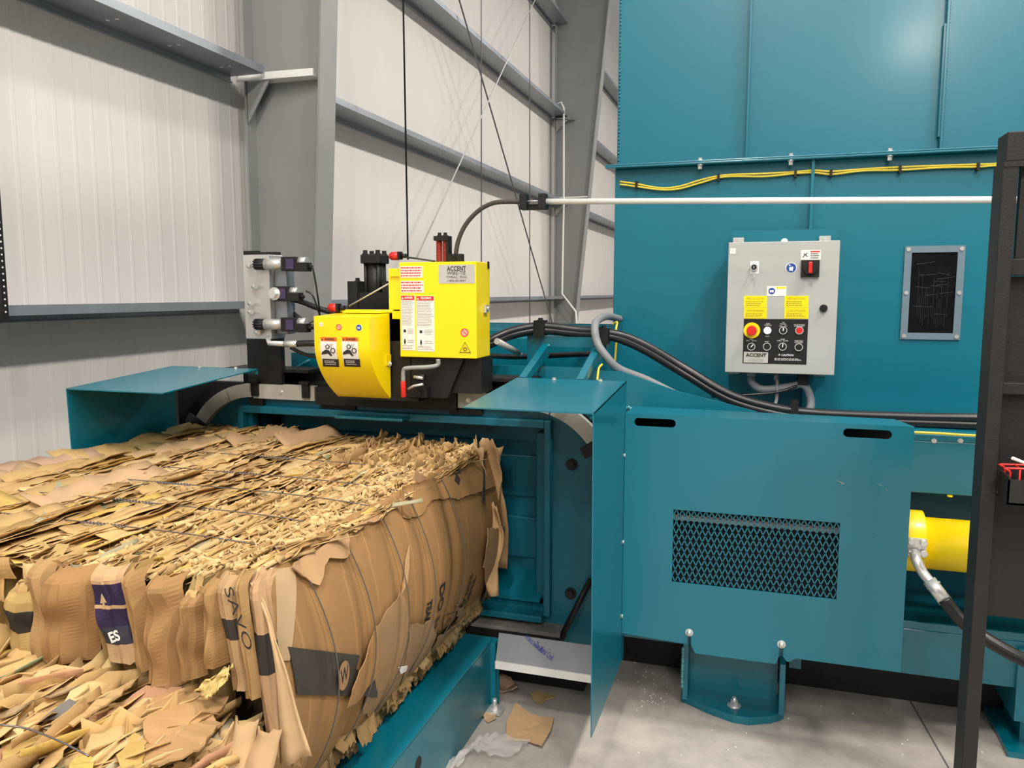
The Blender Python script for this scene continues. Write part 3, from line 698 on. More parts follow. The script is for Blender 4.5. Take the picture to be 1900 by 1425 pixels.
# wire track
tr = thing('wire_track', 'beige and black wire guide track curving around the top of the exit frame', 'wire track', (XC, 2.9, .6))
def track_seg(pts0, pts1, y0, y1, m, name, parent=tr, l=None):
    b = B(); b.prism([(p[0], y0, p[1]) for p in pts0]+[(p[0], y0, p[1]) for p in pts1[::-1]], (0, y1-y0, 0)); o = b.done(name, m, parent)
    if l: lab(o, l)
def arcp(cx, cz, r, a0, a1, n=10): return [(cx+r*math.cos(a0+(a1-a0)*k/n), cz+r*math.sin(a0+(a1-a0)*k/n)) for k in range(n+1)]
cxr, cxl, cz = XC+RX-R, XC-RX+R, ZTOP-R
for cx, seq in ((cxr, ((.0, .55), (.62, 1.25), (1.27, 1.57))), (cxl, ((1.58, 1.95), (1.97, 2.55), (2.65, 3.5)))):
    for a0, a1 in seq:
        track_seg(arcp(cx, cz, R, a0, a1), arcp(cx, cz, R-.058, a0, a1), 2.90, 2.93, TRK, 'track_section')
track_seg([(cxr+R, cz), (cxr+R, .42)], [(cxr+R-.058, cz), (cxr+R-.058, .42)], 2.90, 2.93, TRK, 'track_section')
for x0, x1 in ((-2.10, -1.80), (-1.155, -.88)):
    track_seg([(x0, ZTOP), (x1, ZTOP)], [(x0, ZTOP-.062), (x1, ZTOP-.062)], 2.90, 2.93, TRK, 'track_section')
track_seg([(-1.79, ZTOP-.003), (-1.16, ZTOP-.003)], [(-1.79, ZTOP-.075), (-1.16, ZTOP-.075)], 2.895, 2.93, BLK, 'track_section', l='black track section under the head')
for x in (-2.085, -1.835):
    b = B(); b.box(x-.022, x+.022, 2.875, 2.90, ZTOP+.01, ZTOP+.02); b.box(x-.016, x+.016, 2.885, 2.90, ZTOP-.05, ZTOP+.015); b.bolt((x, 2.885, ZTOP-.03), (0, -1, 0), .006, .005); b.done('track_clip', BLK, tr)
for cx, a in ((cxr, .58), (cxl, 2.60)):
    c_ = Vector((cx+(R-.03)*math.cos(a), 2.885, cz+(R-.03)*math.sin(a))); rr_ = Vector((math.cos(a), 0, math.sin(a))); tt = Vector((-math.sin(a), 0, math.cos(a)))
    b = B(); b.prism([c_-rr_*.06-tt*.022, c_+rr_*.06-tt*.022, c_+rr_*.06+tt*.022, c_-rr_*.06+tt*.022], (0, .014, 0)); b.bolt(c_+Vector((0, 0, 0)), (0, -1, 0), .006, .005); b.done('track_clip', BLK, tr)
for x, z in ((-1.96, ZTOP-.03), (-1.11, ZTOP-.03)):
    b = B(); b.bolt((x, 2.90, z), (0, -1, 0), .007, .005); b.done('hex_bolt', CHR, tr)
b = B(); b.tube([at(1096, 1075, Y=2.9), at(1040, 1185, Y=2.86)], .012, 6); b.done('lower_track_bar', BLK, tr)
# black carrier beams above the track
cb = thing('carrier_beam', 'long black steel channel above the wire track carrying the tying head', 'beam', (-1.55, 3.0, 1.2))
b = B(); b.box(-2.25, -1.84, 2.92, 3.06, 1.262, 1.275); b.box(-2.25, -1.84, 3.04, 3.06, 1.19, 1.262); b.done('left_channel', BLK, cb)
b = B(); b.box(-1.14, -.86, 2.92, 3.06, 1.255, 1.268); b.box(-1.14, -.86, 3.04, 3.06, 1.19, 1.255); b.done('right_channel', BLK, cb)
b = B(); b.box(-1.84, -1.14, 2.94, 3.06, 1.19, 1.22); b.done('head_seat', BLK, cb)
# ================================================================ TEAL BODY behind
body = thing('press_chamber', 'teal welded steel body of the baler behind the exit frame', 'baler body', (-1.0, 3.8, .2))
b = B(); b.box(-2.05, -.66, 3.40, 4.7, .25, 1.40); b.done('chamber_shell', TEAL, body, bevel=.004)
for y in (3.5, 3.62, 3.78, 3.95, 4.15, 4.4):
    b = B(); b.box(-2.0, -.68, y, y+.02, 1.40, 1.425); b.done('top_rib', TEAL, body)
b = B(); b.box(-2.05, -1.3, 3.12, 3.135, 1.0, 1.33); b.done('front_apron', TEAL, body)
b = B(); b.box(-1.3, -.64, 3.12, 3.135, .95, 1.30); b.done('front_apron', TEAL, body)
q = at(515, 672, Y=3.119)
b = B(); b.prism([(q.x+.03*math.cos(a*PI/10)*.8, 3.118, q.z+.02+(.045*math.sin(a*PI/10) if a <= 10 else .05*math.sin(a*PI/10))) for a in range(20)], (0, .001, 0)); lab(b.done('slot_opening', COLM, body), 'grey keyhole-shaped opening')
b = B(); b.tube([at(538, 690, Y=3.1), at(575, 668, Y=3.1)], .008, 6); b.done('brace', TEAL, body)
b = B(); b.box(-2.05, -.66, 3.06, 3.40, 1.0, 1.19); b.done('front_shelf', TEAL_SHADE, body)
# guard support bracket
br = thing('guard_bracket', 'teal welded bracket with two sloping struts behind the right guard', 'bracket', (-.8, 3.2, 1.2))
b = B(); b.box(-.955, -.895, 3.18, 3.24, 1.19, 1.437); b.done('post', TEAL, br, bevel=.002)
b = B(); b.box(-.895, -.62, 3.18, 3.24, 1.375, 1.42); b.done('cross_bar', TEAL, br, bevel=.002)
for x in (-.885, -.665):
    b = B(); b.prism([(x, 3.17, 1.39), (x, 3.17, 1.34), (x-.0, 2.86, 1.285-.02), (x, 2.84, 1.285)], (.028, 0, 0)); b.done('strut', TEAL, br)
b = B()
for p in ((1018, 641), (1006, 662)):
    q = at(*p, Y=3.16); b.ball(q, .006, 8, 6)
b.done('weld_bead', WELD, br)
# machine base right (long box) and gusset
bb = thing('support_frame', 'long teal base beam of the baler running right under the hopper', 'baler base', (.4, 3.2, 0.2))
b = B(); b.box(-.66, 2.2, 3.13, 3.50, .92, 1.11); b.done('upper_beam', TEAL, bb, bevel=.004)
b = B(); b.box(-.66, 2.2, 3.05, 3.13, 1.085, 1.11); b.box(-.66, 2.2, 3.05, 3.062, .90, 1.085); b.done('beam_flange', TEAL, bb, bevel=.003)
b = B(); b.box(-.66, 2.2, 3.32, 3.5, 0, .38); b.done('underside_shade_block', BLK, bb)  # black block added to make the underside of the base dark
b = B(); b.box(-.66, 2.2, 3.45, 3.6, .25, .95); b.done('rear_web', TEAL_SHADE, bb)
b = B(); b.box(-.66, 2.2, 3.05, 3.5, .40, .43); b.box(-.66, 2.2, 3.05, 3.065, .23, .40); b.done('lower_beam', TEAL, bb, bevel=.003)
b = B(); b.box(.86, 1.0, 3.03, 3.3, .12, .38); b.box(.84, 1.05, 3.0, 3.35, 0.0, .02); b.box(.9, .96, 3.1, 3.3, .02, .12); b.done('foot', TEAL, bb)
for u in (1733, 1782):
    q = at(u, 818, Y=3.05); b = B(); b.bolt((q.x, 3.05, q.z), (0, -1, 0), .006, .005); b.done('screw', CHR, bb)
b = B(); b.prism([(-.66, 3.10, 1.11), (-.66, 3.10, 1.292), (-.545, 3.10, 1.292), (-.34, 3.10, 1.225), (-.03, 3.10, 1.155), (-.03, 3.10, 1.11)], (0, .014, 0)); b.done('gusset_plate', TEAL, bb)
b = B()
for k in range(40):
    q = at(1163+k*3.6, 756+k*.5+random.uniform(-1, 1), Y=3.09); b.ball(q, random.uniform(.005, .009), 8, 5)
b.done('weld_bead', WELD, bb)
# ================================================================ HOPPER
YH = 3.55
hp = thing('hopper', 'tall teal sheet steel hopper with window and vertical stiffeners', 'hopper', (.8, 4.3, 1.1))
b = B(); b.box(-.665, 2.6, YH, YH+1.6, 1.11, 2.135); b.done('lower_shell', TEAL, hp, bevel=.004)
b = B(); b.box(-.66, 2.6, YH+.01, YH+1.6, 2.150, 4.3); b.done('upper_shell', TEAL, hp, bevel=.004)
b = B(); b.box(-.70, 2.6, YH-.05, YH+.02, 2.135, 2.143); b.done('flange', TEAL, hp, bevel=.002)
b = B(); b.box(-.70, 2.6, YH-.05, YH+.02, 2.1435, 2.150); b.done('flange', TEAL, hp, bevel=.002)
for u0, v0, v1, z0, z1 in ((1390, 0, 300, 2.15, 4.3), (1752, 0, 285, 2.15, 4.3)):
    x = at(u0, 150, Y=YH-.01).x
    b = B(); b.box(x-.004, x+.004, YH-.022, YH+.01, z0, z1); b.done('stiffener', TEAL, hp)
x = at(1505, 400, Y=YH-.02).x
b = B(); b.box(x-.006, x+.006, YH-.03, YH, 1.11, 2.135); b.done('stiffener', TEAL, hp)
b = B()
for k in range(120): b.ball((-.652, YH+.008, 2.16+k*.015), random.uniform(.003, .0055), 6, 4)
b.done('weld_bead', TEAL, hp)
x = at(1752, 150, Y=YH-.01).x
b = B()
for k in range(90): b.ball((x+.007, YH+.006, 2.16+k*.012), .0045, 6, 4)
b.box(x-.012, x-.004, YH-.016, YH+.01, 2.2, 2.62); b.done('weld_bead', TEAL, hp)
for u in (1299, 1467, 1650):
    q = at(u, 310, Y=YH-.035); b = B(); b.bolt((q.x, YH-.035, 2.135), (0, 0, -1), .009, .02); b.bolt((q.x, YH-.035, 2.150), (0, 0, 1), .008, .012); b.done('flange_bolt', CHR, hp)
# window
x0, x1, z0, z1 = .507, .722, 1.413, 1.783
win = B(); y = YH-.008
fw = .026
for a in ((x0, x1, z1-fw, z1), (x0, x1, z0, z0+fw), (x0, x0+fw, z0+fw, z1-fw), (x1-fw, x1, z0+fw, z1-fw)): win.box(a[0], a[1], y, YH, a[2], a[3])
wf = win.done('window_frame', GRYF, hp)
b = B(); b.box(x0+fw, x1-fw, YH-.004, YH+.001, z0+fw, z1-fw); lab(b.done('window_pane', WINM, wf), 'black scuffed pane')
b = B()
for k in range(14):
    xa_ = random.uniform(x0+fw+.008, x1-fw-.05); za_ = random.uniform(z0+fw+.01, z1-fw-.02); l_ = random.uniform(.02, .07); sl = random.uniform(-.25, .35)
    if xa_+l_ > x1-fw: continue
    b.prism([(xa_, YH-.0046, za_), (xa_+l_, YH-.0046, za_+l_*sl), (xa_+l_, YH-.0046, za_+l_*sl+.0012), (xa_, YH-.0046, za_+.002)], (0, .0003, 0))
for k in range(16):
    xa_ = x0+fw+.03+k*.007; za_ = z0+fw+.02+.05*random.random(); b.box(xa_, xa_+.0006, YH-.0046, YH-.0043, za_, za_+random.uniform(.02, .2))
b.done('scuff_mark', mat('faint_scuff', (.028, .028, .027), .6), wf)
for xx in (x0+fw/2, x1-fw/2):
    for zz in (z0+fw/2, (z0+z1)/2, z1-fw/2):
        b = B(); b.disc((xx, y, zz), (0, -1, 0), .008, .003, 12); b.done('screw', CHR, wf)
# yellow cables along ledge
pts = [(1150, 338), (1180, 342), (1225, 350), (1260, 347), (1300, 335), (1345, 326), (1420, 323), (1475, 320), (1510, 317), (1545, 319), (1600, 315), (1670, 311), (1750, 308), (1815, 306), (1845, 305), (1900, 300), (2100, 290)]
t = thing('yellow_cable_run', 'pair of yellow cables clipped along the hopper under its flange', 'cable', (.3, YH-.02, 2.0))
for off in (0, 4.2):
    b = B(); b.tube(curve([at(u, v+off*(1+.3*math.sin(u*.05))-1, Y=YH-.014) for u, v in pts], 5), .0042, 8); b.done('cable', CABL, t)
for u, v in ((1181, 342), (1333, 328), (1476, 321), (1542, 320), (1670, 313), (1815, 308)):
    q = at(u, v+1, Y=YH-.02); b = B(); b.box(q.x-.005, q.x+.005, YH-.026, YH, q.z-.014, q.z+.014); b.box(q.x-.014, q.x+.014, YH-.006, YH, q.z-.006, q.z+.004); b.done('cable_clip', BLK, t)
# ================================================================ GUARDS
def guard(xa, xb, side, label):
    t = thing('corner_guard', label, 'guard', ((xa+xb)/2, 2.5, .23), 'teal corner guards')
    b = B(); b.prism([(xa, 2.265, 1.25), (xb, 2.265, 1.25), (xb, 2.82, 1.285), (xa, 2.82, 1.285)], (0, 0, -.004)); b.done('top_plate', TEAL, t)
    x = xb if side > 0 else xa
    b = B(); b.prism([(x, 2.265, 1.25), (x, 2.82, 1.285), (x, 2.86 if side > 0 else 2.84, .24), (x, 2.29, .232)] if side > 0 else [(x, 2.265, 1.25), (x, 2.82, 1.285), (x, 2.84, .24), (x, 2.29, .232)], (-.004*side, 0, 0)); b.done('side_plate', TEAL, t)
    b = B(); b.prism([(xa, 2.815, 1.285), (xb, 2.815, 1.285), (xb, 2.815, 1.262), (xa, 2.815, 1.262)], (0, .004, 0)); b.done('rear_lip', TEAL, t)
    for k in (.36, .78):
        xx = xa+(xb-xa)*k; b = B(); b.bolt((xx, 2.80, 1.284), (0, 0, 1), .007, .008); b.done('screw', CHR, t)
    if side > 0:
        for z in (1.02, .70, .42):
            b = B(); b.disc((x, 2.80, z), (1, 0, 0), .007, .004, 12); b.done('screw', CHR, t)
    return t
guard(-.885, -.476, 1, 'teal folded guard right of the bale, its side sheet hanging near the floor')
guard(-2.446, -2.013, -1, 'teal folded guard to the left behind the bale, against the white wall')
# black lining that fills the dark gap behind the left guard
b = B(); b.box(-2.50, -2.46, 2.86, 3.12, .25, 1.24); b.box(-2.46, -2.10, 3.08, 3.12, .25, 1.19)
tag(b.done('frame_side_lining', BLK), 'black lining in the gap behind the left guard', 'post')
# ================================================================ MESH COVER
YC = 2.80
cv = thing('mesh_cover', 'large teal sheet cover with expanded mesh opening and two slots', 'machine cover', (0, 2.9, .35))
X0, X1, ZC1 = -.475, .458, 1.168
mx0, mx1, mz0, mz1 = -.298, .25, .571, .836
def slotpoly(xa, xb, za, zb, y, n=8):
    r = (zb-za)/2; zc = (za+zb)/2; o_ = []
    for k in range(n+1): a = -PI/2+PI*k/n; o_.append((xb-r+r*math.cos(a), y, zc+r*math.sin(a)))
    for k in range(n+1): a = PI/2+PI*k/n; o_.append((xa+r+r*math.cos(a), y, zc+r*math.sin(a)))
    return o_
def plate_with_holes(outer, holes, y, th):
    bm = bmesh.new(); es = []
    def loop(pts):
        vs = [bm.verts.new(p) for p in pts]
        for i in range(len(vs)): es.append(bm.edges.new((vs[i], vs[(i+1) % len(vs)])))
    loop(outer)
    for h_ in holes: loop(h_)
    g = bmesh.ops.triangle_fill(bm, use_beauty=True, use_dissolve=False, edges=es)
    ex = bmesh.ops.extrude_face_region(bm, geom=bm.faces[:])
    bmesh.ops.translate(bm, verts=[v for v in ex['geom'] if isinstance(v, bmesh.types.BMVert)], vec=(0, th, 0))
    b = B(); b.bm.free(); b.bm = bm; return b
zb = lambda x: .348
nl, nr = -.232, .081
outer = [(X0, YC, ZC1), (X1, YC, ZC1), (X1, YC, .345), (.13, YC, .345), (.11, YC, .33), (.10, YC, .33), (.088, YC, .345), (.088, YC, .385), (.074, YC, .385), (.074, YC, .345), (.065, YC, .315), (-.21, YC, .315), (-.225, YC, .345), (-.225, YC, .385), (-.239, YC, .385), (-.239, YC, .345), (X0, YC, .355)]
b = plate_with_holes(outer, [[(mx0, YC, mz0), (mx1, YC, mz0), (mx1, YC, mz1), (mx0, YC, mz1)], slotpoly(-.443, -.297, 1.129, 1.158, YC), slotpoly(.246, .393, 1.127, 1.156, YC)], YC, .004)
b.done('front_sheet', TEAL, cv)
b = B(); b.prism([(X0, YC+.0, ZC1+.004), (X1, YC, ZC1+.004), (X1-.04, 2.95, ZC1+.004), (X0, 2.99, ZC1+.004)], (0, 0, -.004)); b.done('top_lip', TEAL, cv)
b = B(); b.box(X1-.004, X1, YC+.004, 2.90, .36, 1.16) if 0 else b.box(X0, X0+.004, YC+.004, 3.02, .36, 1.16); b.done('side_return', TEAL, cv)
# expanded mesh
b = B(); nx, nz = 27, 6; px, pz = (mx1-mx0)/nx, (mz1-mz0)/nz
def seg(p, q, w=.0018):
    p, q = Vector(p), Vector(q); d = (q-p).normalized(); n_ = Vector((-d.z, 0, d.x))*w
    b.prism([p-n_, q-n_, q+n_, p+n_], (0, .003, 0))
for i in range(nx):
    for k in range(nz):
        xa, za = mx0+i*px, mz0+k*pz
        L_, R_, T_, B_ = (xa, YC+.005, za+pz/2), (xa+px, YC+.005, za+pz/2), (xa+px/2, YC+.005, za+pz), (xa+px/2, YC+.005, za)
        for a_, c_ in ((L_, T_), (T_, R_), (R_, B_), (B_, L_)): seg(a_, c_)
lab(b.done('expanded_mesh', TEAL, cv), 'diamond expanded metal mesh')
b = B(); b.box(mx0-.02, mx1+.02, YC+.03, YC+.034, mz1-.045, mz1-.025); b.done('hanging_bar', GRYH, cv)
for x in (nl, nr):
    b = B(); b.ball((x, YC-.004, .39), .010, 12, 8); b.disc((x, YC, .39), (0, -1, 0), .014, .002, 14); b.done('screw', CHR, cv)
# scuffs
b = B()
for u, v, w in ((1632, 898, 8), (1645, 908, 5), (1628, 997, 4), (1640, 1012, 3), (1560, 893, 14)):
    q = at(u, v, Y=YC-.0006); ww = w*.0009; b.prism([(q.x-ww, YC-.0008, q.z+ww*.3), (q.x+ww, YC-.0008, q.z-ww*.5), (q.x+ww*.6, YC-.0008, q.z-ww*.8), (q.x-ww*.7, YC-.0008, q.z)], (0, .0006, 0))
lab(b.done('scuff_mark', GRYH, cv), 'grey scuff marks')
# added dark block: the shade inside the cover is put into its colour
b = B(); b.box(-.46, .44, 2.94, 3.02, .46, 1.15); tag(b.done('cover_shade_block', mat('cover_shade_blue', (.004, .007, .013), .7)), 'dark block standing in for the shade behind the cover mesh', 'shade block')
# foot below cover
ft = thing('anchor_pedestal', 'teal anchor foot bolted to the floor under the mesh cover', 'machine foot', (-.09, 3.0, 0))
bz = [at(1263, 1300, Z=0), at(1283, 1302, Z=0), at(1375, 1343, Z=0), at(1395, 1344, Z=0), at(1448, 1335, Z=0), at(1455, 1328, Z=0)]
pz_ = [(-.278, 3.04), (-.17, 2.975), (-.075, 2.937), (-.02, 2.937), (.06, 2.975), (.105, 3.02), (.105, 3.16), (-.278, 3.16)]
b = B(); b.prism([(x, y, 0) for x, y in pz_], (0, 0, .03)); b.done('base_plate', TEAL, ft, bevel=.002)
b = B(); b.box(-.25, .08, 3.10, 3.112, .03, .42); b.done('upright_plate', TEAL, ft)
b = B(); b.box(-.27, -.25, 3.00, 3.12, .03, .30); b.done('side_gusset', TEAL, ft, bevel=.002)
b = B(); b.box(.085, .105, 2.99, 3.12, .03, .23); b.box(.12, .165, 3.12, 3.14, .16, .40); b.done('side_gusset', TEAL, ft, bevel=.002)
b = B()
for k in range(30): b.ball((-.27, 2.997, .08+k*.0055), random.uniform(.004, .008), 6, 5)
b.done('weld_bead', WELD, ft)
b = B(); b.bolt((-.075, 3.01, .03), (0, 0, 1), .015, .022); b.cyl((-.075, 3.01, .03), (-.075, 3.01, .065), .008, 12); b.disc((-.075, 3.01, .03), (0, 0, 1), .026, .003, 18); b.done('anchor_bolt', CHR, ft)
# ================================================================ CONTROL BOX
bx0, bx1, bz0, bz1, YB = -.161, .248, 1.282, 1.796, 3.30
cbx = thing('control_box', 'light grey electrical control box with buttons mounted on the teal hopper', 'control box', ((bx0+bx1)/2, 3.4, bz0))
b = B(); b.box(bx0+.004, bx1-.004, YB+.02, YB+.18, bz0+.003, bz1-.003); b.done('enclosure', CAB, cbx, bevel=.004)
b = B(); b.box(bx0, bx1, YB, YB+.018, bz0, bz1); door = b.done('door', CAB, cbx, bevel=.002)
b = B(); b.box(bx0+.01, bx1-.01, YB+.17, YB+.19, bz0-.02, bz1+.03) if 0 else b.box(bx0+.0, bx1-.0, YB+.19, YB+.20, bz0-.03, bz1+.058); lab(b.done('mounting_plate', TEAL, cbx), 'teal mounting plate')
b = B(); b.box(bx0+.02, bx1-.02, YB+.20, YH, bz0+.05, bz1-.05); b.done('standoff', TEAL, cbx)
for xx in (bx0+.03, bx1-.045):
    for zz in (bz1+.015, bz0-.010):
        b = B(); b.box(xx-.022, xx+.022, YB+.17, YB+.188, zz-.014, zz+.014); b.disc((xx, YB+.17, zz), (0, -1, 0), .008, .004, 12); b.done('mounting_ear', CAB, cbx, bevel=.003)
b = B(); b.ball(((bx0+bx1)/2+.005, YB+.09, bz1+.004), .013); lab(b.done('beacon_light', GLO, cbx), 'small glowing white beacon')
cp = lambda u, v, off=0: at(u, v, Y=YB-off)
def plate(u0, v0, u1, v1, m, name, parent, off=.0012, Y=None, l=None, th=.001):
    Yp = YB if Y is None else Y
    a, c = at((u0+u1)/2, v0, Y=Yp), at((u0+u1)/2, v1, Y=Yp); xa = at(u0, (v0+v1)/2, Y=Yp).x; xb = at(u1, (v0+v1)/2, Y=Yp).x
    b = B(); b.box(xa, xb, Yp-off-th+.001, Yp-off+.001, c.z, a.z); o = b.done(name, m, parent)
    if l: lab(o, l)
    return o, (xa, xb, c.z, a.z, Yp-off-th+.001-.0006)
# black button panel
pan, (pxa, pxb, pza, pzb, py) = plate(1379, 592, 1498, 675, BLK, 'button_panel', cbx)
def txt(s_, u, v, size, m, parent, Yv=YB, off=.0035, **k):
    return lettering(s_, at(u, v, Y=Yv)+Vector((0, -off, 0)), size, m, parent, **k)
WTX = mat('white_print', (.7, .7, .68), .6)
# e-stop
q = cp(1395, 613)
b = B(); b.disc((q.x, YB-.002, q.z), (0, -1, 0), .0315, .004, 30); es = b.done('emergency_stop', YEL, cbx)
b = B(); b.cyl((q.x, YB-.006, q.z), (q.x, YB-.022, q.z), .012, 16); b.cyl((q.x, YB-.02, q.z), (q.x, YB-.034, q.z), .02, 24, .0175); lab(b.done('mushroom_button', RED, es), 'red mushroom button')
def button(u, v, cap, knob=None, name='push_button', l=None, r=.0155):
    q = cp(u, v); b = B(); b.ring((q.x, YB-.002, q.z), (0, -1, 0), r*.8, r, .006, 24); o = b.done(name, CHR, cbx)
    b = B(); b.disc((q.x, YB-.002, q.z), (0, -1, 0), r*.8, .006, 20); c = b.done('cap', cap, o)
    if l: lab(c, l)
    if knob is not None:
        a = knob; d = Vector((math.sin(a), 0, math.cos(a))); n_ = Vector((d.z, 0, -d.x))*.0018; c0 = Vector((q.x, YB-.0095, q.z))
        b = B(); b.prism([c0-n_-d*.002, c0+n_-d*.002, c0+n_+d*.011, c0-n_+d*.011], (0, .002, 0)); b.done('pointer', WHT, o)
button(1424, 613, GLO, l='glowing white lamp')
button(1453, 613, BLK, 0.05, 'selector_switch'); button(1483, 613, RED, l='red cap')
button(1394, 643, BLK, .7, 'selector_switch'); button(1423, 643, BLK); button(1452, 643, BLK, 0.05, 'selector_switch'); button(1482, 644, BLK)
for s_, u, v in (('RUN\nMARCHA', 1425, 602), ('TIE\nPOWER', 1453, 600), ('OFF    ON', 1453, 605), ('TIE CONTROL\nEMERGENCY', 1483, 604), ('FEED\nMAN    AUTO', 1394, 631), ('RESET', 1423, 634), ('HEAD\nOPEN   CLOSE', 1452, 631), ('WIRE FEED\nADVANCE', 1482, 634), ('RESET', 1424, 624)):
    txt(s_, u, v, .0065, WTX, pan, off=.002, sp=.9)
txt('CAUTION', 1461, 659, .010, WTX, pan, off=.002, bold=.0003)
b = B(); a = cp(1437, 664); c_ = cp(1488, 670); lines(b.bm, a.x, c_.x, c_.z, a.z, YB-.0018, 3); b.done('fine_print', WTX, pan)
a = cp(1446, 658); b = B(); b.prism([(a.x-.004, YB-.0018, a.z-.003), (a.x+.004, YB-.0018, a.z-.003), (a.x, YB-.0018, a.z+.005)], (0, .0004, 0)); b.done('warning_triangle', WTX, pan)
lp, _ = plate(1380, 653, 1425, 673, KNOB, 'name_plate', cbx, off=.0025)
txt('ACCENT', 1403, 659, .0185, TXT, lp, off=.0045, wide=.078, bold=.0006); txt('WIRE-TIE', 1403, 668, .0115, TXTG, lp, off=.0045, wide=.055)
for u0, v0, u1, v1, hd in ((1380, 549, 1423, 571, 'PRECAUCION'), (1380, 571.5, 1423, 591, 'WARNING'), (1455, 549, 1500, 571, 'PRECAUCION'), (1455, 571.5, 1500, 591, 'CAUTION')):
    o, (xa, xb, za, zb_, yy) = plate(u0, v0, u1, v1, YEL, 'warning_label', cbx)
    b = B(); text_geo(b.bm, hd, ((xa+xb)/2, yy, zb_-.011), .012, wide=(xb-xa)*.75); lines(b.bm, xa+.008, xb-.008, za+.005, zb_-.019, yy, 3); b.done('lettering', TXTY, o)
o, (xa, xb, za, zb_, yy) = plate(1423, 531, 1459, 549, WHT, 'warning_label', cbx)
b = B(); b.disc((xa+.018, yy+.0006, (za+zb_)/2), (0, -1, 0), .0125, .001, 20); b.done('symbol', BLU, o)
b = B(); b.box((xa+.034), xb-.003, yy, yy+.0005, zb_-.010, zb_-.003); b.done('header', YEL, o)
b = B(); b.box(xa+.011, xa+.0175, yy-.0008, yy-.0004, (za+zb_)/2-.005, (za+zb_)/2+.004); b.box(xa+.0185, xa+.025, yy-.0008, yy-.0004, (za+zb_)/2-.005, (za+zb_)/2+.004); b.done('book_pictogram', WHT, o)
o, (xa, xb, za, zb_, yy) = plate(1486, 464, 1523, 482, WHT, 'warning_label', cbx)
b = B(); b.box((xa+xb)/2-.002, xb-.003, yy, yy+.0005, zb_-.008, zb_-.003); b.done('header', RED, o)
b = B(); lines(b.bm, (xa+xb)/2, xb-.003, za+.003, zb_-.010, yy, 3); c = Vector((xa+.016, yy, (za+zb_)/2)); b.tube([c+Vector((-.009, 0, -.009)), c+Vector((-.002, 0, 0)), c+Vector((.008, 0, .008))], .0015, 5); b.tube([c+Vector((-.006, 0, .006)), c+Vector((.0, 0, .002)), c+Vector((.008, 0, -.006))], .0012, 5); b.done('pictogram', TXT, o)
# disconnect switch
o, _ = plate(1486, 483, 1520, 514, BLK, 'disconnect_switch', cbx, th=.012)
q = cp(1503, 497); b = B(); b.disc((q.x, YB-.012, q.z), (0, -1, 0), .026, .008, 26); b.done('dial', BLK, o)
b = B(); b.box(q.x-.007, q.x+.007, YB-.036, YB-.02, q.z-.022, q.z+.022); lab(b.done('handle', RED, o, bevel=.004), 'red rotary handle')
q = cp(1468, 497); b = B(); b.disc((q.x, YB, q.z), (0, -1, 0), .0205, .0008, 26); o = b.done('glove_sign', WHT, cbx)
b = B(); b.disc((q.x, YB-.0008, q.z), (0, -1, 0), .018, .0006, 26); b.done('disc', BLU, o)
b = B(); yy = YB-.002; b.prism([(q.x-.006, yy, q.z-.011), (q.x+.006, yy, q.z-.011), (q.x+.008, yy, q.z+.002), (q.x+.003, yy, q.z+.006), (q.x, yy, q.z+.001), (q.x-.004, yy, q.z+.004), (q.x-.008, yy, q.z+.0)], (0, .0004, 0)); b.box(q.x-.009, q.x-.003, yy, yy+.0004, q.z+.008, q.z+.012); b.done('hand_pictogram', WHT, o)
# key switch
q = cp(1399, 497); o, _ = plate(1392, 485, 1408, 508, WHT, 'key_switch', cbx)
b = B(); b.ring((q.x, YB-.001, q.z+.002), (0, -1, 0), .010, .0145, .008, 24); b.done('bezel', CHR, o)
b = B(); b.disc((q.x, YB-.001, q.z+.002), (0, -1, 0), .010, .006, 20); b.done('lock_barrel', BLK, o)
b = B(); b.box(q.x-.0015, q.x+.0015, YB-.03, YB-.006, q.z-.003, q.z+.007); b.ring((q.x+.002, YB-.02, q.z-.016), (.2, -1, 0), .007, .0085, .001, 18); b.box(q.x-.001, q.x+.005, YB-.022, YB-.020, q.z-.038, q.z-.022); b.done('key', CHR, o)
q = cp(1528, 572); b = B(); b.disc((q.x, YB, q.z), (0, -1, 0), .0145, .008, 20); b.box(q.x-.003, q.x+.003, YB-.012, YB-.008, q.z-.010, q.z+.010); b.done('door_latch', BLK, cbx)
o, (xa, xb, za, zb_, yy) = plate(1355, 461, 1365, 471, WHT, 'conformity_sticker', cbx); lettering('CE', ((xa+xb)/2, yy, (za+zb_)/2), .009, TXTG, o)
# conduits under box
def hose(name, pts, r, m, label, cat='hose', n=8, g=None, parent=None, seg=12):
    b = B(); b.tube(curve(pts, n), r, seg); o = b.done(name, m, parent)
    return tag(o, label, cat, g) if parent is None else o
c1_ = hose('flexible_conduit', [at(1394, 694, Y=3.40), at(1396, 710, Y=3.39), at(1415, 722, Y=3.38), at(1460, 718, Y=3.38), at(1490, 714, Y=3.38), at(1503, 735, Y=3.38), at(1503, 758, Y=3.36), at(1485, 775, Y=3.3)], .0155, GRYH, 'thick grey flexible conduit curving under the control box', 'conduit')
hose('grey_cable', [at(1442, 696, Y=3.38), at(1442, 715, Y=3.37), at(1440, 745, Y=3.35), at(1427, 772, Y=3.28)], .007, GRYH, 'thin grey cable hanging straight down from the control box', 'cable')
b = B(); b.cyl(at(1394, 688, Y=3.4), at(1394, 698, Y=3.4), .018, 14); b.done('cable_gland', CAB, cbx); b = B(); b.cyl(at(1440, 693, Y=3.38), at(1440, 706, Y=3.38), .009, 12); b.done('cable_gland', CAB, cbx)
b = B(); b.box(at(1480, 694, Y=3.4).x, at(1500, 694, Y=3.4).x, 3.36, 3.44, at(1480, 712, Y=3.4).z, bz0+.004); lab(b.done('cable_gland', BLK, cbx), 'black gland block')
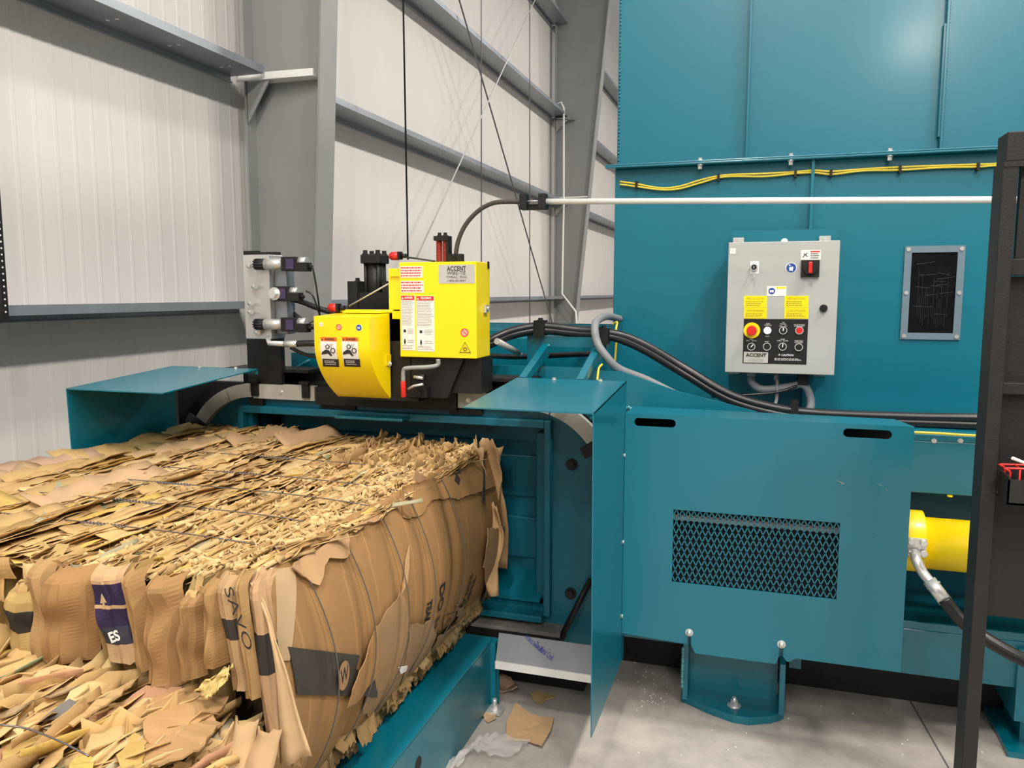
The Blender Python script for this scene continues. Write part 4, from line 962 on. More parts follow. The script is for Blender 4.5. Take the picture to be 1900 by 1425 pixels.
# main black hoses
for k, (dv, dy) in enumerate(((0, 0), (13, .035))):
    pts = [at(890, 640+dv*.6, Y=3.03), at(909, 631+dv*.6, Y=3.05), at(950, 614+dv*.6, Y=3.12), at(1003, 605+dv*.6, Y=3.17), at(1070, 612+dv*.5, Y=3.19), at(1130, 617+dv*.5, Y=3.2), at(1190, 637+dv*.7, Y=3.24), at(1270, 683+dv*.8, Y=3.27), at(1350, 730+dv*.8, Y=3.25), at(1430, 755+dv*.8, Y=3.22), at(1520, 767+dv*.8, Y=3.2), at(1700, 774+dv*.8, Y=3.2), at(1850, 777+dv, Y=3.2), at(2200, 790+dv, Y=3.2)]
    hose('hydraulic_hose', pts, .0175, RUB, ('upper' if k == 0 else 'lower')+' of two thick black hoses sweeping from the yellow box to the right', 'hose', g='thick black hydraulic hoses')
hose('black_cable', [at(1320, 736, Y=3.3), at(1400, 732, Y=3.32), at(1450, 726, Y=3.34), at(1478, 716, Y=3.36)], .006, RUB, 'thin black cable crossing behind the conduit under the control box', 'cable')
hose('flexible_conduit', [at(1150, 592, Y=3.52), at(1125, 587, Y=3.35), at(1105, 600, Y=3.14), at(1108, 635, Y=3.1), at(1128, 665, Y=3.1), at(1150, 685, Y=3.13), at(1200, 705, Y=3.2), at(1260, 735, Y=3.25)], .016, GRYH, 'grey flexible conduit looping down beside the hopper corner', 'conduit')
for u, v in ((1003, 607), (1120, 622)):
    q = at(u, v, Y=3.17); b = B(); b.box(q.x-.022, q.x+.022, q.y-.03, q.y+.03, q.z-.035, q.z+.028); b.bolt((q.x, q.y, q.z+.028), (0, 0, 1), .01, .01)
    tag(b.done('hose_clamp', BLK), 'black hose clamp block '+('on the teal bracket post' if u < 1100 else 'beside the looping grey conduit'), 'clamp')
q = at(1474, 755, Y=3.2); b = B(); b.box(q.x-.013, q.x+.013, 3.17, 3.24, q.z-.03, q.z+.02); b.bolt((q.x, 3.2, q.z+.02), (0, 0, 1), .009, .008); tag(b.done('hose_clamp', BLK), 'small black hose clamp under the control box', 'clamp')
hose('yellow_cable', [at(1137, 602, Y=3.35), at(1145, 598, Y=3.33), at(1143, 612, Y=3.3), at(1143, 640, Y=3.3), at(1140, 680, Y=3.3)], .0045, CABL, 'short yellow cable dropping at the hopper corner', 'cable')
hose('yellow_cable', [at(1117, 676, Y=3.05), at(1111, 684, Y=3.03), at(1108, 706, Y=3.0)], .0045, CABL, 'yellow cable end between bracket strut and gusset plate', 'cable')
hose('yellow_cable', [at(1690, 802, Y=3.03), at(1740, 804, Y=3.03), at(1806, 808, Y=3.03), at(2000, 815, Y=3.03)], .0045, CABL, 'yellow cable along the base beam right of the mesh cover', 'cable')
hose('hydraulic_line', [at(905, 660, Y=3.35), at(960, 662, Y=3.3), at(1060, 658, Y=3.3), at(1110, 656, Y=3.3)], .012, RUB, 'black pipe running behind the bracket at the chamber top', 'hose')
b = B(); b.cyl(at(922, 633, Y=3.0), at(962, 655, Y=3.2), .013, 14); b.cyl(at(962, 655, Y=3.2), at(969, 659, Y=3.22), .008, 12); tag(b.done('hydraulic_fitting', KNOB), 'beige ferrule on a hose behind the yellow box', 'fitting')
# ================================================================ TYING HEAD
hd = thing('tying_head', 'wire tying head with yellow door box and yellow drum cover above the bale', 'tying machine', (-1.3, 2.85, 1.19))
bx = (-1.329, -1.02, 1.357, 1.712)
b = B(); b.box(bx[0], bx[1], 2.75, 2.90, bx[2], bx[3]); yb = b.done('door_box', YEL, hd, bevel=.003)
b = B(); b.box(-1.385, -1.331, 2.775, 2.80, 1.415, 1.69); b.box(-1.375, -1.331, 2.765, 2.775, 1.66, 1.69); b.box(-1.365, -1.331, 2.76, 2.775, 1.50, 1.53); b.done('hinge_strip', YEL, yb)
Yd = 2.75
def hplate(u0, v0, u1, v1, m, name, l=None): return plate(u0, v0, u1, v1, m, name, yb, Y=Yd, l=l)
o, (xa, xb, za, zb_, yy) = hplate(814, 491, 881, 526, KNOB, 'name_plate')
w_ = xb-xa; xm = (xa+xb)/2; hh = zb_-za
def sub(s_, x, z, size, m, yv, wide, bold=0):
    pass
b = B(); text_geo(b.bm, 'ACCENT', (xm, yy, zb_-hh*.22), .0235, wide=w_*.53, bold=.0006); text_geo(b.bm, 'WIRE-TIE', (xm, yy, zb_-hh*.46), .019, wide=w_*.51); text_geo(b.bm, 'TOMBALL, TEXAS', (xm, yy, zb_-hh*.67), .0115, wide=w_*.58); text_geo(b.bm, '1-800-383-8047', (xm, yy, zb_-hh*.86), .0105, wide=w_*.5)
lt = b.done('plate_print', TXT, yb)
for (u0, v0, u1, v1), n_ in (((743, 494, 784, 515), 4), ((744, 521, 786, 543), 4)):
    o, (xa, xb, za, zb_, yy) = hplate(u0, v0, u1, v1, WHT, 'notice_label')
    b = B(); lines(b.bm, xa+.002, xb-.002, za+.002, zb_-.001, yy, n_, frac=.5, jag=.06); lab(b.done('notice_print', TXTR, yb), 'rows of red print')
for (u0, v0, u1, v1), t_ in (((745, 548, 770, 650), 'DANGER'), ((773, 549, 806, 652), 'PELIGRO')):
    o, (xa, xb, za, zb_, yy) = hplate(u0, v0, u1, v1, WHT, 'danger_label')
    b = B(); b.box(xa+.001, xb-.001, yy-.0002, yy+.0003, zb_-.017, zb_-.001); b.done('danger_header', RED, yb)
    b = B(); text_geo(b.bm, t_, ((xa+xb)/2+.004, yy-.0012, zb_-.009), .011, wide=(xb-xa)*.6, bold=.0003); b.prism([(xa+.003, yy-.0012, zb_-.014), (xa+.012, yy-.0012, zb_-.014), (xa+.0075, yy-.0012, zb_-.005)], (0, .0004, 0)); b.done('header_print', WHT, yb)
    b = B(); hh = zb_-za
    lines(b.bm, xa+.003, xb-.003, za+hh*.45, zb_-.02, yy, 16, frac=.35); lines(b.bm, xa+(xb-xa)*.45, xb-.003, za+hh*.30, za+hh*.40, yy, 4, frac=.35); lines(b.bm, xa+.003, xb-.003, za+hh*.02, za+hh*.10, yy, 3, frac=.35); lines(b.bm, xa+(xb-xa)*.45, xb-.003, za+hh*.13, za+hh*.2, yy, 2, frac=.35)
    b.done('label_print', TXTG, yb)
    b = B(); xq = xa+(xb-xa)*.25; b.box(xq-.005, xq+.005, yy-.0004, yy, za+hh*.33, za+hh*.38); b.prism([(xq-.004, yy-.0004, za+hh*.15), (xq, yy-.0004, za+hh*.10), (xq+.004, yy-.0004, za+hh*.15), (xq+.002, yy-.0004, za+hh*.21), (xq-.002, yy-.0004, za+hh*.21)], (0, .0004, 0)); b.done('label_pictogram', TXT, yb)
def nosign(u, v, r, Yv, parent):
    q = at(u, v, Y=Yv); b = B(); b.disc((q.x, Yv, q.z), (0, -1, 0), r, .0008, 24); o = lab(b.done('prohibition_sign', PINK, parent), 'round prohibition sign')
    b = B(); b.ring((q.x, Yv-.0008, q.z), (0, -1, 0), r*.78, r, .0008, 24); d = Vector((1, 0, -1)).normalized(); n_ = Vector((1, 0, 1)).normalized()*r*.09; c = Vector((q.x, Yv-.0012, q.z))
    b.prism([c-d*r*.85-n_, c+d*r*.85-n_, c+d*r*.85+n_, c-d*r*.85+n_], (0, .0006, 0)); b.done('prohibition_ring', TXTR, parent)
nosign(862, 617, .0155, Yd, yb)
q = at(863, 645, Y=Yd); b = B()
c = Vector((q.x, Yd-.001, q.z)); tri = [c+Vector((-.022, 0, -.018)), c+Vector((.022, 0, -.018)), c+Vector((0, 0, .020))]
b.tube(tri+[tri[0], tri[1]], .0014, 5); b.ring(c+Vector((0, 0, -.006)), (0, -1, 0), .005, .0075, .0008, 14); b.done('warning_triangle', TXT, yb)
q = at(900, 572, X=bx[1]+.001); b = B(); b.box(q.x, q.x+.010, q.y-.016, q.y+.016, q.z-.016, q.z+.013); b.cyl((q.x+.01, q.y-.004, q.z), (q.x+.018, q.y-.004, q.z), .006, 10); lab(b.done('latch', CHR, yb), 'steel door latch')
b = B(); b.box(bx[1], bx[1]+.004, 2.872, 2.886, 1.69, 1.716); b.done('clip', BLK, yb)
# drum cover
profile = []
for k in range(15):
    t_ = k/14
    z = 1.512-.322*t_; y = 2.60 if t_ < .33 else 2.60+.165*((t_-.33)/.67)**2.0
    profile.append((y, z))
profile = [(2.765, 1.520)]+profile+[(2.765, 1.19)] if profile[-1][0] < 2.764 else [(2.765, 1.520)]+profile
xa, xb = -1.608, -1.378
b = B(); bm = b.bm
A = [bm.verts.new((xa, y, z)) for y, z in profile]; C_ = [bm.verts.new((xb, y, z)) for y, z in profile]
for i in range(len(profile)-1):
    f = bm.faces.new((A[i], A[i+1], C_[i+1], C_[i])); f.smooth = i > 1
bm.faces.new(A[::-1]); bm.faces.new(C_); bm.faces.new((A[0], C_[0], C_[-1], A[-1]))
dc = b.done('drum_cover', YEL, hd, bevel=.002)
def drum_y(z):
    t_ = (1.512-z)/.322; return 2.60 if t_ < .33 else 2.60+.165*((t_-.33)/.67)**2
b = B(); b.cyl((-1.59, 2.77, 1.528), (-1.365, 2.77, 1.528), .007, 10); b.box(-1.56, -1.40, 2.73, 2.77, 1.522, 1.530); b.done('hinge_rod', YEL, hd)
onz = lambda off: (lambda p: Vector((p.x, drum_y(p.z)-off, p.z)))
def drum_pt(u, v):
    Y = 2.6
    for _ in range(8): p = at(u, v, Y=Y); Y = drum_y(p.z)
    return p
def drum_sheet(pix, m, name, off, nv=8):
    c = [drum_pt(*p) for p in pix]; b = B(); vs = []
    for k in range(nv+1):
        a = c[0].lerp(c[3], k/nv); e = c[1].lerp(c[2], k/nv); vs.append([b.bm.verts.new((p.x, drum_y(p.z)-off, p.z)) for p in (a, e)])
    for k in range(nv): b.bm.faces.new((vs[k][0], vs[k][1], vs[k+1][1], vs[k+1][0]))
    return b.done(name, m, dc)
for dx, t_ in ((0, 'WARNING'), (39.5, 'DANGER')):
    drum_sheet([(595+dx, 625), (625+dx, 626), (630+dx, 681), (600+dx, 680)], WHT, 'warning_label', .0012)
    drum_sheet([(595+dx, 625), (625+dx, 626), (625.6+dx, 633.5), (595.7+dx, 632.5)], ORG, 'label_header', .0018)
    drum_sheet([(598.6+dx, 665.5), (628.6+dx, 666.5), (630+dx, 681), (600+dx, 680)], TXT, 'label_footer', .0018)
    lettering(t_, drum_pt(612+dx, 629.5), .011, TXT, dc, 'label_print', wide=.042, fn=onz(.0026), bold=.0004)
    b = B(); q = drum_pt(598.5+dx, 629.5); b.prism([(q.x-.004, drum_y(q.z)-.0026, q.z-.004), (q.x+.004, drum_y(q.z)-.0026, q.z-.004), (q.x, drum_y(q.z)-.0026, q.z+.004)], (0, .0004, 0)); b.done('label_triangle', TXT, dc)
    b = B(); a = drum_pt(602+dx, 668); e = drum_pt(626+dx, 678)
    bm0 = bmesh.new(); b.bm.free(); b.bm = bm0; lines(b.bm, a.x, e.x, e.z, a.z, 0, 3)
    for v in b.bm.verts: v.co.y = drum_y(v.co.z)-.0026
    b.done('label_print', WTX, dc)
    # rollers and hand pictogram
    b = B(); q1, q2 = drum_pt(608+dx, 643), drum_pt(618+dx, 650.5)
    b.ring((q1.x, drum_y(q1.z)-.002, q1.z), (0, -1, 0), .0055, .0075, .001, 18); b.ring((q2.x, drum_y(q2.z)-.002, q2.z), (0, -1, 0), .0068, .0092, .001, 18)
    for k in range(10):
        a_ = 2*PI*k/10
        for q, r_ in ((q1, .0082), (q2, .0102)): b.disc((q.x+r_*math.cos(a_), drum_y(q.z)-.002, q.z+r_*math.sin(a_)), (0, -1, 0), .0013, .0008, 6)
    hp_ = [drum_pt(x_+dx, y_) for x_, y_ in ((597, 658), (598, 653), (605, 648.5), (611, 650), (617, 660), (614, 661), (609, 656), (603, 657))]
    b.prism([(p.x, drum_y(p.z)-.0022, p.z) for p in hp_], (0, .0006, 0))
    for x_ in (611, 614): b.tube([drum_pt(x_+dx, 646)+Vector((0, -.002, 0)), drum_pt(x_+3+dx, 638)+Vector((0, -.002, 0))], .0008, 4)
    b.done('pinch_pictogram', TXT, dc)
nosign(629, 607, .0115, 2.60, dc)
q = at(666, 608, Y=2.6); b = B(); b.disc((q.x, 2.6, q.z), (0, -1, 0), .0125, .0006, 24); b.done('sign_rim', WHT, dc)
b = B(); b.disc((q.x, 2.5994, q.z), (0, -1, 0), .011, .0006, 24); lab(b.done('safety_sign', BLU, dc), 'blue round eye protection sign')
b = B(); b.disc((q.x-.0035, 2.5985, q.z+.001), (0, -1, 0), .0025, .0006, 10); b.disc((q.x+.0035, 2.5985, q.z+.001), (0, -1, 0), .0025, .0006, 10); b.box(q.x-.005, q.x+.005, 2.598, 2.5985, q.z-.005, q.z-.003); b.done('face_pictogram', WHT, dc)
q = at(596, 602, Y=2.6); b = B(); b.box(q.x-.0065, q.x+.0065, 2.599, 2.6, q.z-.007, q.z+.007); b.done('conformity_sticker', WHT, dc); lettering('CE', (q.x, 2.5984, q.z), .007, TXTG, dc, 'conformity_print')
q = at(720, 668, X=xb+.001); b = B(); b.box(q.x, q.x+.003, q.y-.02, q.y+.02, q.z-.02, q.z+.02); b.done('side_tab', YEL, dc)
# head frame, black
b = B(); b.box(-1.62, -1.30, 2.775, 2.80, 1.19, 1.535); b.done('rear_plate', BLK, hd)
b = B(); b.box(-1.35, -1.02, 2.80, 2.93, 1.22, 1.356); b.done('frame_block', BLK, hd)
b = B(); b.box(-1.60, -1.26, 2.76, 2.90, 1.186, 1.20); b.done('base_bar', BLK, hd)
b = B(); b.prism([(-1.31, 2.78, 1.36), (-1.08, 2.78, 1.36), (-1.15, 2.78, 1.20), (-1.31, 2.78, 1.20)], (0, .02, 0)); b.done('side_plate', BLK, hd, bevel=.002)
b = B(); b.tube(curve([at(813, 667, Y=2.72), at(812, 677, Y=2.72), at(795, 681, Y=2.70), at(757, 683, Y=2.68), at(749, 688, Y=2.68), at(748, 708, Y=2.68)], 6), .008, 10); hdl = b.done('lever', COLM, hd)
b = B(); b.cyl(at(748, 707, Y=2.68), at(749, 737, Y=2.68), .0095, 14); lab(b.done('grip', RED, hdl, bevel=.002), 'red lever grip')
b = B(); q = at(775, 700, Y=2.74); b.cyl((q.x-.02, q.y, q.z), (q.x+.03, q.y, q.z), .012, 12); q = at(778, 728, Y=2.74); b.box(q.x-.04, q.x+.03, q.y, q.y+.05, q.z-.02, q.z+.02); b.bolt((q.x, q.y, q.z), (0, -1, 0), .012, .01); b.done('valve_body', BLK, hd)
b = B(); b.tube([at(768, 699, Y=2.70), at(785, 702, Y=2.70)], .006, 8); b.tube([at(757, 722, Y=2.70), at(768, 716, Y=2.70), at(785, 713, Y=2.70)], .005, 8); b.bolt(at(722, 675, Y=2.75), (0, -1, 0), .008, .01); b.done('fittings', CHR, hd)
# hydraulic cylinder
cx_, cy_ = -1.522, 2.93
b = B(); b.cyl((cx_, cy_, 1.55), (cx_, cy_, 1.715), .034, 24)
for dx in (-.028, .028):
    for dy in (-.028, .028): b.cyl((cx_+dx, cy_+dy, 1.55), (cx_+dx, cy_+dy, 1.72), .007, 8)
hc = b.done('hydraulic_cylinder', BLK, hd)
b = B(); b.box(cx_-.043, cx_+.043, cy_-.043, cy_+.043, 1.715, 1.75); b.done('end_block', BLK, hc, bevel=.003)
for dx in (-.028, .028):
    for dy in (-.028, .028):
        b = B(); b.bolt((cx_+dx, cy_+dy, 1.75), (0, 0, 1), .009, .018); b.done('tie_rod_nut', BLK, hc)
b = B(); b.box(cx_-.10, cx_-.055, cy_-.05, cy_+.05, 1.50, 1.645); b.box(cx_+.055, cx_+.11, cy_-.05, cy_+.05, 1.50, 1.645); b.box(cx_-.055, cx_+.055, cy_-.045, cy_+.045, 1.50, 1.60); b.bolt((cx_-.08, cy_, 1.645), (0, 0, 1), .009, .014); b.bolt((cx_+.08, cy_, 1.645), (0, 0, 1), .009, .014); b.done('cylinder_mount', BLK, hd, bevel=.003)
b = B(); b.box(-1.66, -1.33, 2.80, 3.0, 1.485, 1.50); b.box(-1.60, -1.35, 2.85, 2.98, 1.2, 1.485); b.done('head_body', BLK, hd)
# linkage rod
b = B(); b.tube([at(648, 568, Y=2.78), at(720, 527, Y=2.80), at(742, 525, Y=2.82)], .0035, 8); b.done('linkage_rod', CHR, hd)
for u, v, Yv in ((620, 571, 2.76), (734, 475, 2.84)):
    q = at(u, v, Y=Yv); b = B(); b.cyl((q.x-.016, q.y, q.z), (q.x+.014, q.y, q.z), .016, 16); b.ball((q.x-.014, q.y, q.z), .015); o = lab(b.done('limit_switch', RED, hd), 'red capped switch')
    b = B(); b.box(q.x+.014, q.x+.024, q.y-.014, q.y+.014, q.z-.014, q.z+.016); b.cyl((q.x+.024, q.y, q.z), (q.x+.045, q.y, q.z), .009, 10); b.done('switch_body', BLK, o)
hose('whip_cable', [at(752, 477, Y=2.84), at(775, 480, Y=2.84), at(808, 485, Y=2.86)], .0035, RUB, '', parent=hd)
# springs
for u in (815, 827):
    q = at(u, 465, Y=2.88); pts = [Vector((q.x+.010*math.cos(k*.9), q.y+.010*math.sin(k*.9), 1.712+.085*k/110)) for k in range(111)]
    b = B(); b.tube(pts, .0028, 6); b.cyl((q.x, q.y, 1.712), (q.x, q.y, 1.797), .007, 10); lab(b.done('spring', REDS, hd), 'red coil spring')
q = at(821, 445, Y=2.88); b = B(); b.box(q.x-.029, q.x+.031, 2.86, 2.90, 1.797, 1.815); b.box(q.x+.020, q.x+.031, 2.865, 2.90, 1.712, 1.797); b.bolt((q.x-.012, 2.88, 1.815), (0, 0, 1), .007, .013); b.bolt((q.x+.012, 2.88, 1.815), (0, 0, 1), .007, .013); b.done('spring_bracket', BLK, hd)
q = at(846, 478, Y=2.86); b = B(); b.box(q.x-.026, q.x+.03, 2.84, 2.87, 1.712, 1.745); b.ring((q.x, 2.84, q.z), (0, -1, 0), .004, .009, .004, 16); o = b.done('tube_socket', BLK, hd)
# wire guide tube + clamp + rod
gt = [at(845, 476, Y=2.855), at(850, 448, Y=2.855), at(862, 420, Y=2.855), at(880, 398, Y=2.855), at(900, 383, Y=2.855), at(925, 375, Y=2.855), at(972, 374, Y=2.855)]
b = B(); b.tube(curve(gt, 8), .0085, 12); tag(b.done('wire_guide_tube', mat('brown_hose', (.05, .042, .038), .45)), 'dark curved guide tube rising from the yellow box to the black clamp', 'tube')
q = at(990, 374, Y=2.855)
ck = thing('tube_clamp', 'black clamp block joining the curved tube and white conduit', 'clamp', (q.x, 2.855, q.z-.02))
for dx in (-.036, .036):
    b = B(); b.box(q.x+dx-.013, q.x+dx+.013, 2.835, 2.875, q.z-.028, q.z+.026); b.disc((q.x+dx-.004, 2.835, q.z+.018), (0, -1, 0), .004, .002, 10); b.done('jaw', BLK, ck, bevel=.002)
b = B(); b.box(q.x-.049, q.x+.049, 2.865, 2.885, q.z-.028, q.z-.008); b.done('bridge', BLK, ck)
b = B(); b.cyl((q.x-.03, 2.855, q.z+.002), (q.x+.03, 2.855, q.z+.002), .003, 8); b.done('wire', CHR, ck)
r0, r1 = at(1012, 374, Y=2.855), at(1850, 370.5, Y=2.83)
b = B(); b.tube([r0, r1, r1+(r1-r0)*.5], .0105, 14); tag(b.done('wire_conduit', WPNT), 'long straight white tube crossing in front of the hopper', 'tube')
# valve manifold
vm = thing('valve_manifold', 'aluminium hydraulic valve block with black solenoid valves left of the yellow cover', 'valve block', (-1.95, 2.86, 1.4))
b = B(); b.prism([(-2.054, 2.80, 1.752), (-1.93, 2.80, 1.752), (-1.93, 2.80, 1.41), (-2.054, 2.80, 1.41)], (0, .10, 0)); b.done('manifold_block', ALU, vm, bevel=.003)
b = B(); b.box(-1.929, -1.87, 2.83, 2.89, 1.43, 1.74); b.done('port_block', GALV, vm, bevel=.006)
for v in (490, 545, 602):
    q = at(540, v, Y=2.80)
    has = v != 545
    xk = at(480, v, Y=2.80).x
    b = B(); b.box(xk+.12, xk+.19, 2.775, 2.83, q.z-.028, q.z+.028) if has else b.box(-1.90, -1.83, 2.775, 2.83, q.z-.03, q.z+.03); va = b.done('solenoid_valve', BLK, vm, bevel=.003)
    xr = xk+.19 if has else -1.83
    b = B(); b.box(xr-.045, xr-.010, 2.7725, 2.775, q.z-.020, q.z+.020); lab(b.done('type_label', PRPL, va), 'dark blue label')
    b = B(); b.cyl((xr, 2.80, q.z+.008), (xr+.035, 2.80, q.z+.008), .019, 16); lab(b.done('coil', CHR, va), 'silver coil')
    b = B(); b.box(xr+.002, xr+.05, 2.77, 2.81, q.z-.03, q.z+.005); b.cyl((xr+.05, 2.79, q.z-.012), (xr+.065, 2.79, q.z-.012), .008, 10); b.done('connector', BLK, va, bevel=.003)
    if has:
        b = B(); b.cyl((xk+.04, 2.785, q.z), (xk+.12, 2.80, q.z), .022, 20); lab(b.done('collar', ALU, va), 'silver collar')
        b = B(); b.cyl((xk, 2.778, q.z), (xk+.045, 2.785, q.z), .020, 12)
        for a_ in range(12): b.cyl((xk, 2.778+.02*math.cos(a_*PI/6), q.z+.02*math.sin(a_*PI/6)), (xk+.04, 2.785+.02*math.cos(a_*PI/6), q.z+.02*math.sin(a_*PI/6)), .003, 6)
        b.done('knob', BLK, va)
    else:
        b = B(); b.bolt((-1.89, 2.775, q.z), (0, -1, 0), .018, .02); b.done('hex_plug', CHR, va)
for u, v in ((468, 494), (470, 579), (482, 616), (477, 532), (470, 563)):
    q = at(u, v, Y=2.8); b = B(); b.cyl((q.x-.012, 2.79, q.z), (q.x+.012, 2.775, q.z), .009, 10); b.done('port_fitting', CHR, vm)
b = B(); b.box(-2.13, -2.06, 2.91, 2.93, 1.10, 1.775); b.box(-2.12, -1.96, 2.905, 2.935, 1.20, 1.42); b.box(-2.06, -1.96, 2.905, 2.93, 1.757, 1.768); b.done('mounting_post', BLK, vm)
b = B(); q = at(519, 635, Y=2.8); b.tube([at(497, 625, Y=2.8), at(500, 637, Y=2.79), at(530, 638, Y=2.78)], .011, 12); b.cyl(at(528, 638, Y=2.78), at(552, 638, Y=2.78), .0135, 14); b.done('elbow_fitting', CHR, vm)
hose('manifold_hose', [at(550, 638, Y=2.78), at(583, 637, Y=2.79), at(640, 640, Y=2.84)], .0125, RUB, 'black hose from the valve block into the yellow drum cover', 'hose')
hose('manifold_hose', [at(540, 555, Y=2.86), at(560, 560, Y=2.88), at(600, 575, Y=2.9), at(660, 590, Y=2.92)], .0115, RUB, 'upper black hose leaving the valve block behind the drum cover', 'hose')
hose('manifold_hose', [at(530, 570, Y=2.88), at(555, 590, Y=2.88), at(575, 605, Y=2.9), at(620, 615, Y=2.92)], .010, RUB, 'middle black hose leaving the valve block behind the drum cover', 'hose')
hose('manifold_hose', [at(540, 645, Y=2.85), at(560, 655, Y=2.85), at(585, 661, Y=2.86), at(640, 660, Y=2.9)], .008, RUB, 'thin black hose sagging under the valve block', 'hose')
for i, (a_, v0, v1) in enumerate((('top', 490, 596), ('middle', 540, 590), ('bottom', 597, 588))):
    x0_ = 568 if v0 != 597 else 545
    hose('solenoid_cable', [at(x0_, v0, Y=2.79), at(x0_+12, v0+8, Y=2.79), at(x0_+22, (v0+v1)/2+10, Y=2.81), at(596, v1+2, Y=2.86), at(610, v1+12, Y=2.9)], .0035, RUB, 'thin black cable from the %s solenoid valve' % a_, 'cable', g=None)
# ================================================================ RIGHT LOWER: yellow cylinder
yc = thing('ram_cylinder', 'yellow hydraulic ram cylinder right of the mesh cover', 'hydraulic cylinder', (.8, 3.05, .64))
rz = .742
b = B(); b.cyl((.3, 2.98, rz), (1.9, 2.98, rz), .088, 40); b.done('barrel', YEL, yc)
b = B(); b.cyl((.43, 2.98, rz+.005), (.53, 2.98, rz+.005), .105, 40); b.done('end_collar', YEL, yc, bevel=.004)
b = B(); q = at(1703, 1018, Y=2.86)
for dx, dz in ((-.02, .02), (.018, .018), (-.02, -.022), (.02, -.018)): b.cyl((q.x+dx, 2.90, q.z+dz), (q.x+dx, 2.86, q.z+dz), .012, 10)
b.box(q.x-.03, q.x+.03, 2.875, 2.90, q.z-.03, q.z+.03); b.done('port_flange', CHR, yc, bevel=.003)
b = B(); b.tube(curve([at(1698, 1026, Y=2.87), at(1700, 1038, Y=2.82), at(1712, 1062, Y=2.80), at(1728, 1082, Y=2.78)], 6), .016, 16); b.cyl(at(1724, 1077, Y=2.78), at(1755, 1117, Y=2.75), .021, 18); b.ring(at(1731, 1085, Y=2.777), at(1755, 1117, Y=2.75)-at(1724, 1077, Y=2.78), .018, .0235, .006); b.done('hose_fitting', CHR, yc)
hose('hydraulic_hose', [at(1752, 1113, Y=2.75), at(1775, 1142, Y=2.73), at(1800, 1165, Y=2.71), at(1840, 1192, Y=2.68), at(1900, 1225, Y=2.63), at(1990, 1265, Y=2.55)], .0205, RUB, 'black hydraulic hose from the yellow cylinder passing behind the dark post', 'hose')
q = at(1762, 919, Y=3.05); b = B(); b.ring((q.x, 3.045, .895), (0, 0, 1), .004, .009, .004, 12); tag(b.done('eye_bolt', YEL, None), 'tiny yellow ring under the base beam above the cylinder', 'ring')
# ================================================================ RACK
rk = thing('storage_rack', 'dark brown-black steel storage rack at the right edge of the photo', 'rack', (.75, 1.95, 0))
b = B(); b.box(.4455, .4745, 1.90, 1.975, 0, 1.865); b.done('post', RACK, rk, bevel=.002)
b = B(); b.box(.450, 1.3, 1.90, 1.975, 1.866, 1.925); b.done('top_beam', RACK, rk, bevel=.002)
b = B(); b.box(.447, .50, 1.898, 1.9, 1.855, 1.866); b.done('weld_plate', RACK, rk)
b = B(); b.box(1.24, 1.3, 1.90, 1.97, 0, 1.865); b.done('post', RACK, rk, bevel=.002)
b = B(); b.box(.487, 1.24, 1.93, 1.95, 1.67, 1.866); b.done('upper_panel', RACK, rk)
b = B(); b.box(.4748, 1.24, 1.92, 1.97, 1.635, 1.67); b.done('cross_rail', RACK, rk, bevel=.002)
b = B(); b.box(.4748, 1.24, 1.95, 1.965, 1.41, 1.634); b.done('middle_panel', RACK, rk)
b = B(); b.box(.4748, 1.24, 1.92, 1.97, 1.385, 1.41); b.done('cross_rail', RACK, rk, bevel=.002)
b = B(); b.box(.4748, 1.24, 1.95, 1.965, .885, 1.384); b.done('lower_panel', RACK, rk)
ty = thing('tool_tray', 'dark steel tray on the rack holding a red wire basket', 'tray', (.75, 1.8, 1.168))
b = B(); b.box(.478, 1.2, 1.83, 1.949, 1.168, 1.172); b.box(.478, 1.2, 1.83, 1.834, 1.168, 1.220); b.box(.478, .481, 1.83, 1.899, 1.172, 1.226); b.done('pan', RACK, ty)
b = B()
for z_, y_ in ((1.238, 1.86), (1.238, 1.90)):
    b.tube(curve([(.487, y_, 1.173), (.488, y_, z_-.01), (.498, y_, z_), (.75, y_, z_)], 5), .0025, 8)
for x_ in (.505, .53, .56, .59): b.tube([(x_, 1.86, 1.175), (x_, 1.86, 1.238), (x_, 1.90, 1.238)], .0022, 6)
tag(b.done('wire_basket', RED), 'red coated wire basket in the tray on the dark rack', 'basket')
b = B(); b.tube([(.492, 1.87, 1.258), (.52, 1.88, 1.246), (.60, 1.88, 1.243)], .0035, 8); tag(b.done('white_cable', WHT), 'short white rod lying on the red wire basket', 'rod')
# rack foot plate
b = B(); b.box(.42, .53, 1.88, 1.99, 0, .008); b.done('foot_plate', RACK, rk)
# ================================================================ FLOOR ITEMS
sh = thing('sheet_metal_panel', 'film-covered sheet metal panel leaning under the exit frame', 'metal sheet', (-.8, 2.78, 0.18))
b = B(); b.prism([(-.945, 2.74, .205), (-.57, 2.74, .205), (-.57, 2.78, .30), (-.945, 2.78, .30)], (0, .004, .0)); b.done('sheet', FILM, sh)
b = B(); b.box(-.945, -.57, 2.733, 2.74, .178, .207); lab(b.done('folded_edge', WPNT, sh), 'light folded edge')
for st, u, v, sz in (('The Metal Craft', 1010, 1208, .03), ('WORKS Sheet Laser', 990, 1196, .02)):
    b = B(); dA = (at(1035, 1226, Y=2.75)-at(985, 1190, Y=2.75)); dA = Vector((dA.x, 0, dA.z)).normalized(); ua = Vector((-dA.z, 0, dA.x))
    text_geo(b.bm, st, at(u, v, Y=2.765), sz, ax=dA, up=ua, wide=.085, bold=.0004)
    for vtx in b.bm.verts: vtx.co.y = 2.74+(vtx.co.z-.205)*.04/.095-.0015
    b.done('printed_lettering', INK, sh)
b = B(); b.box(-2.2, -.66, 3.0, 3.12, 0, .254); b.done('sole_beam', BLK, fr)
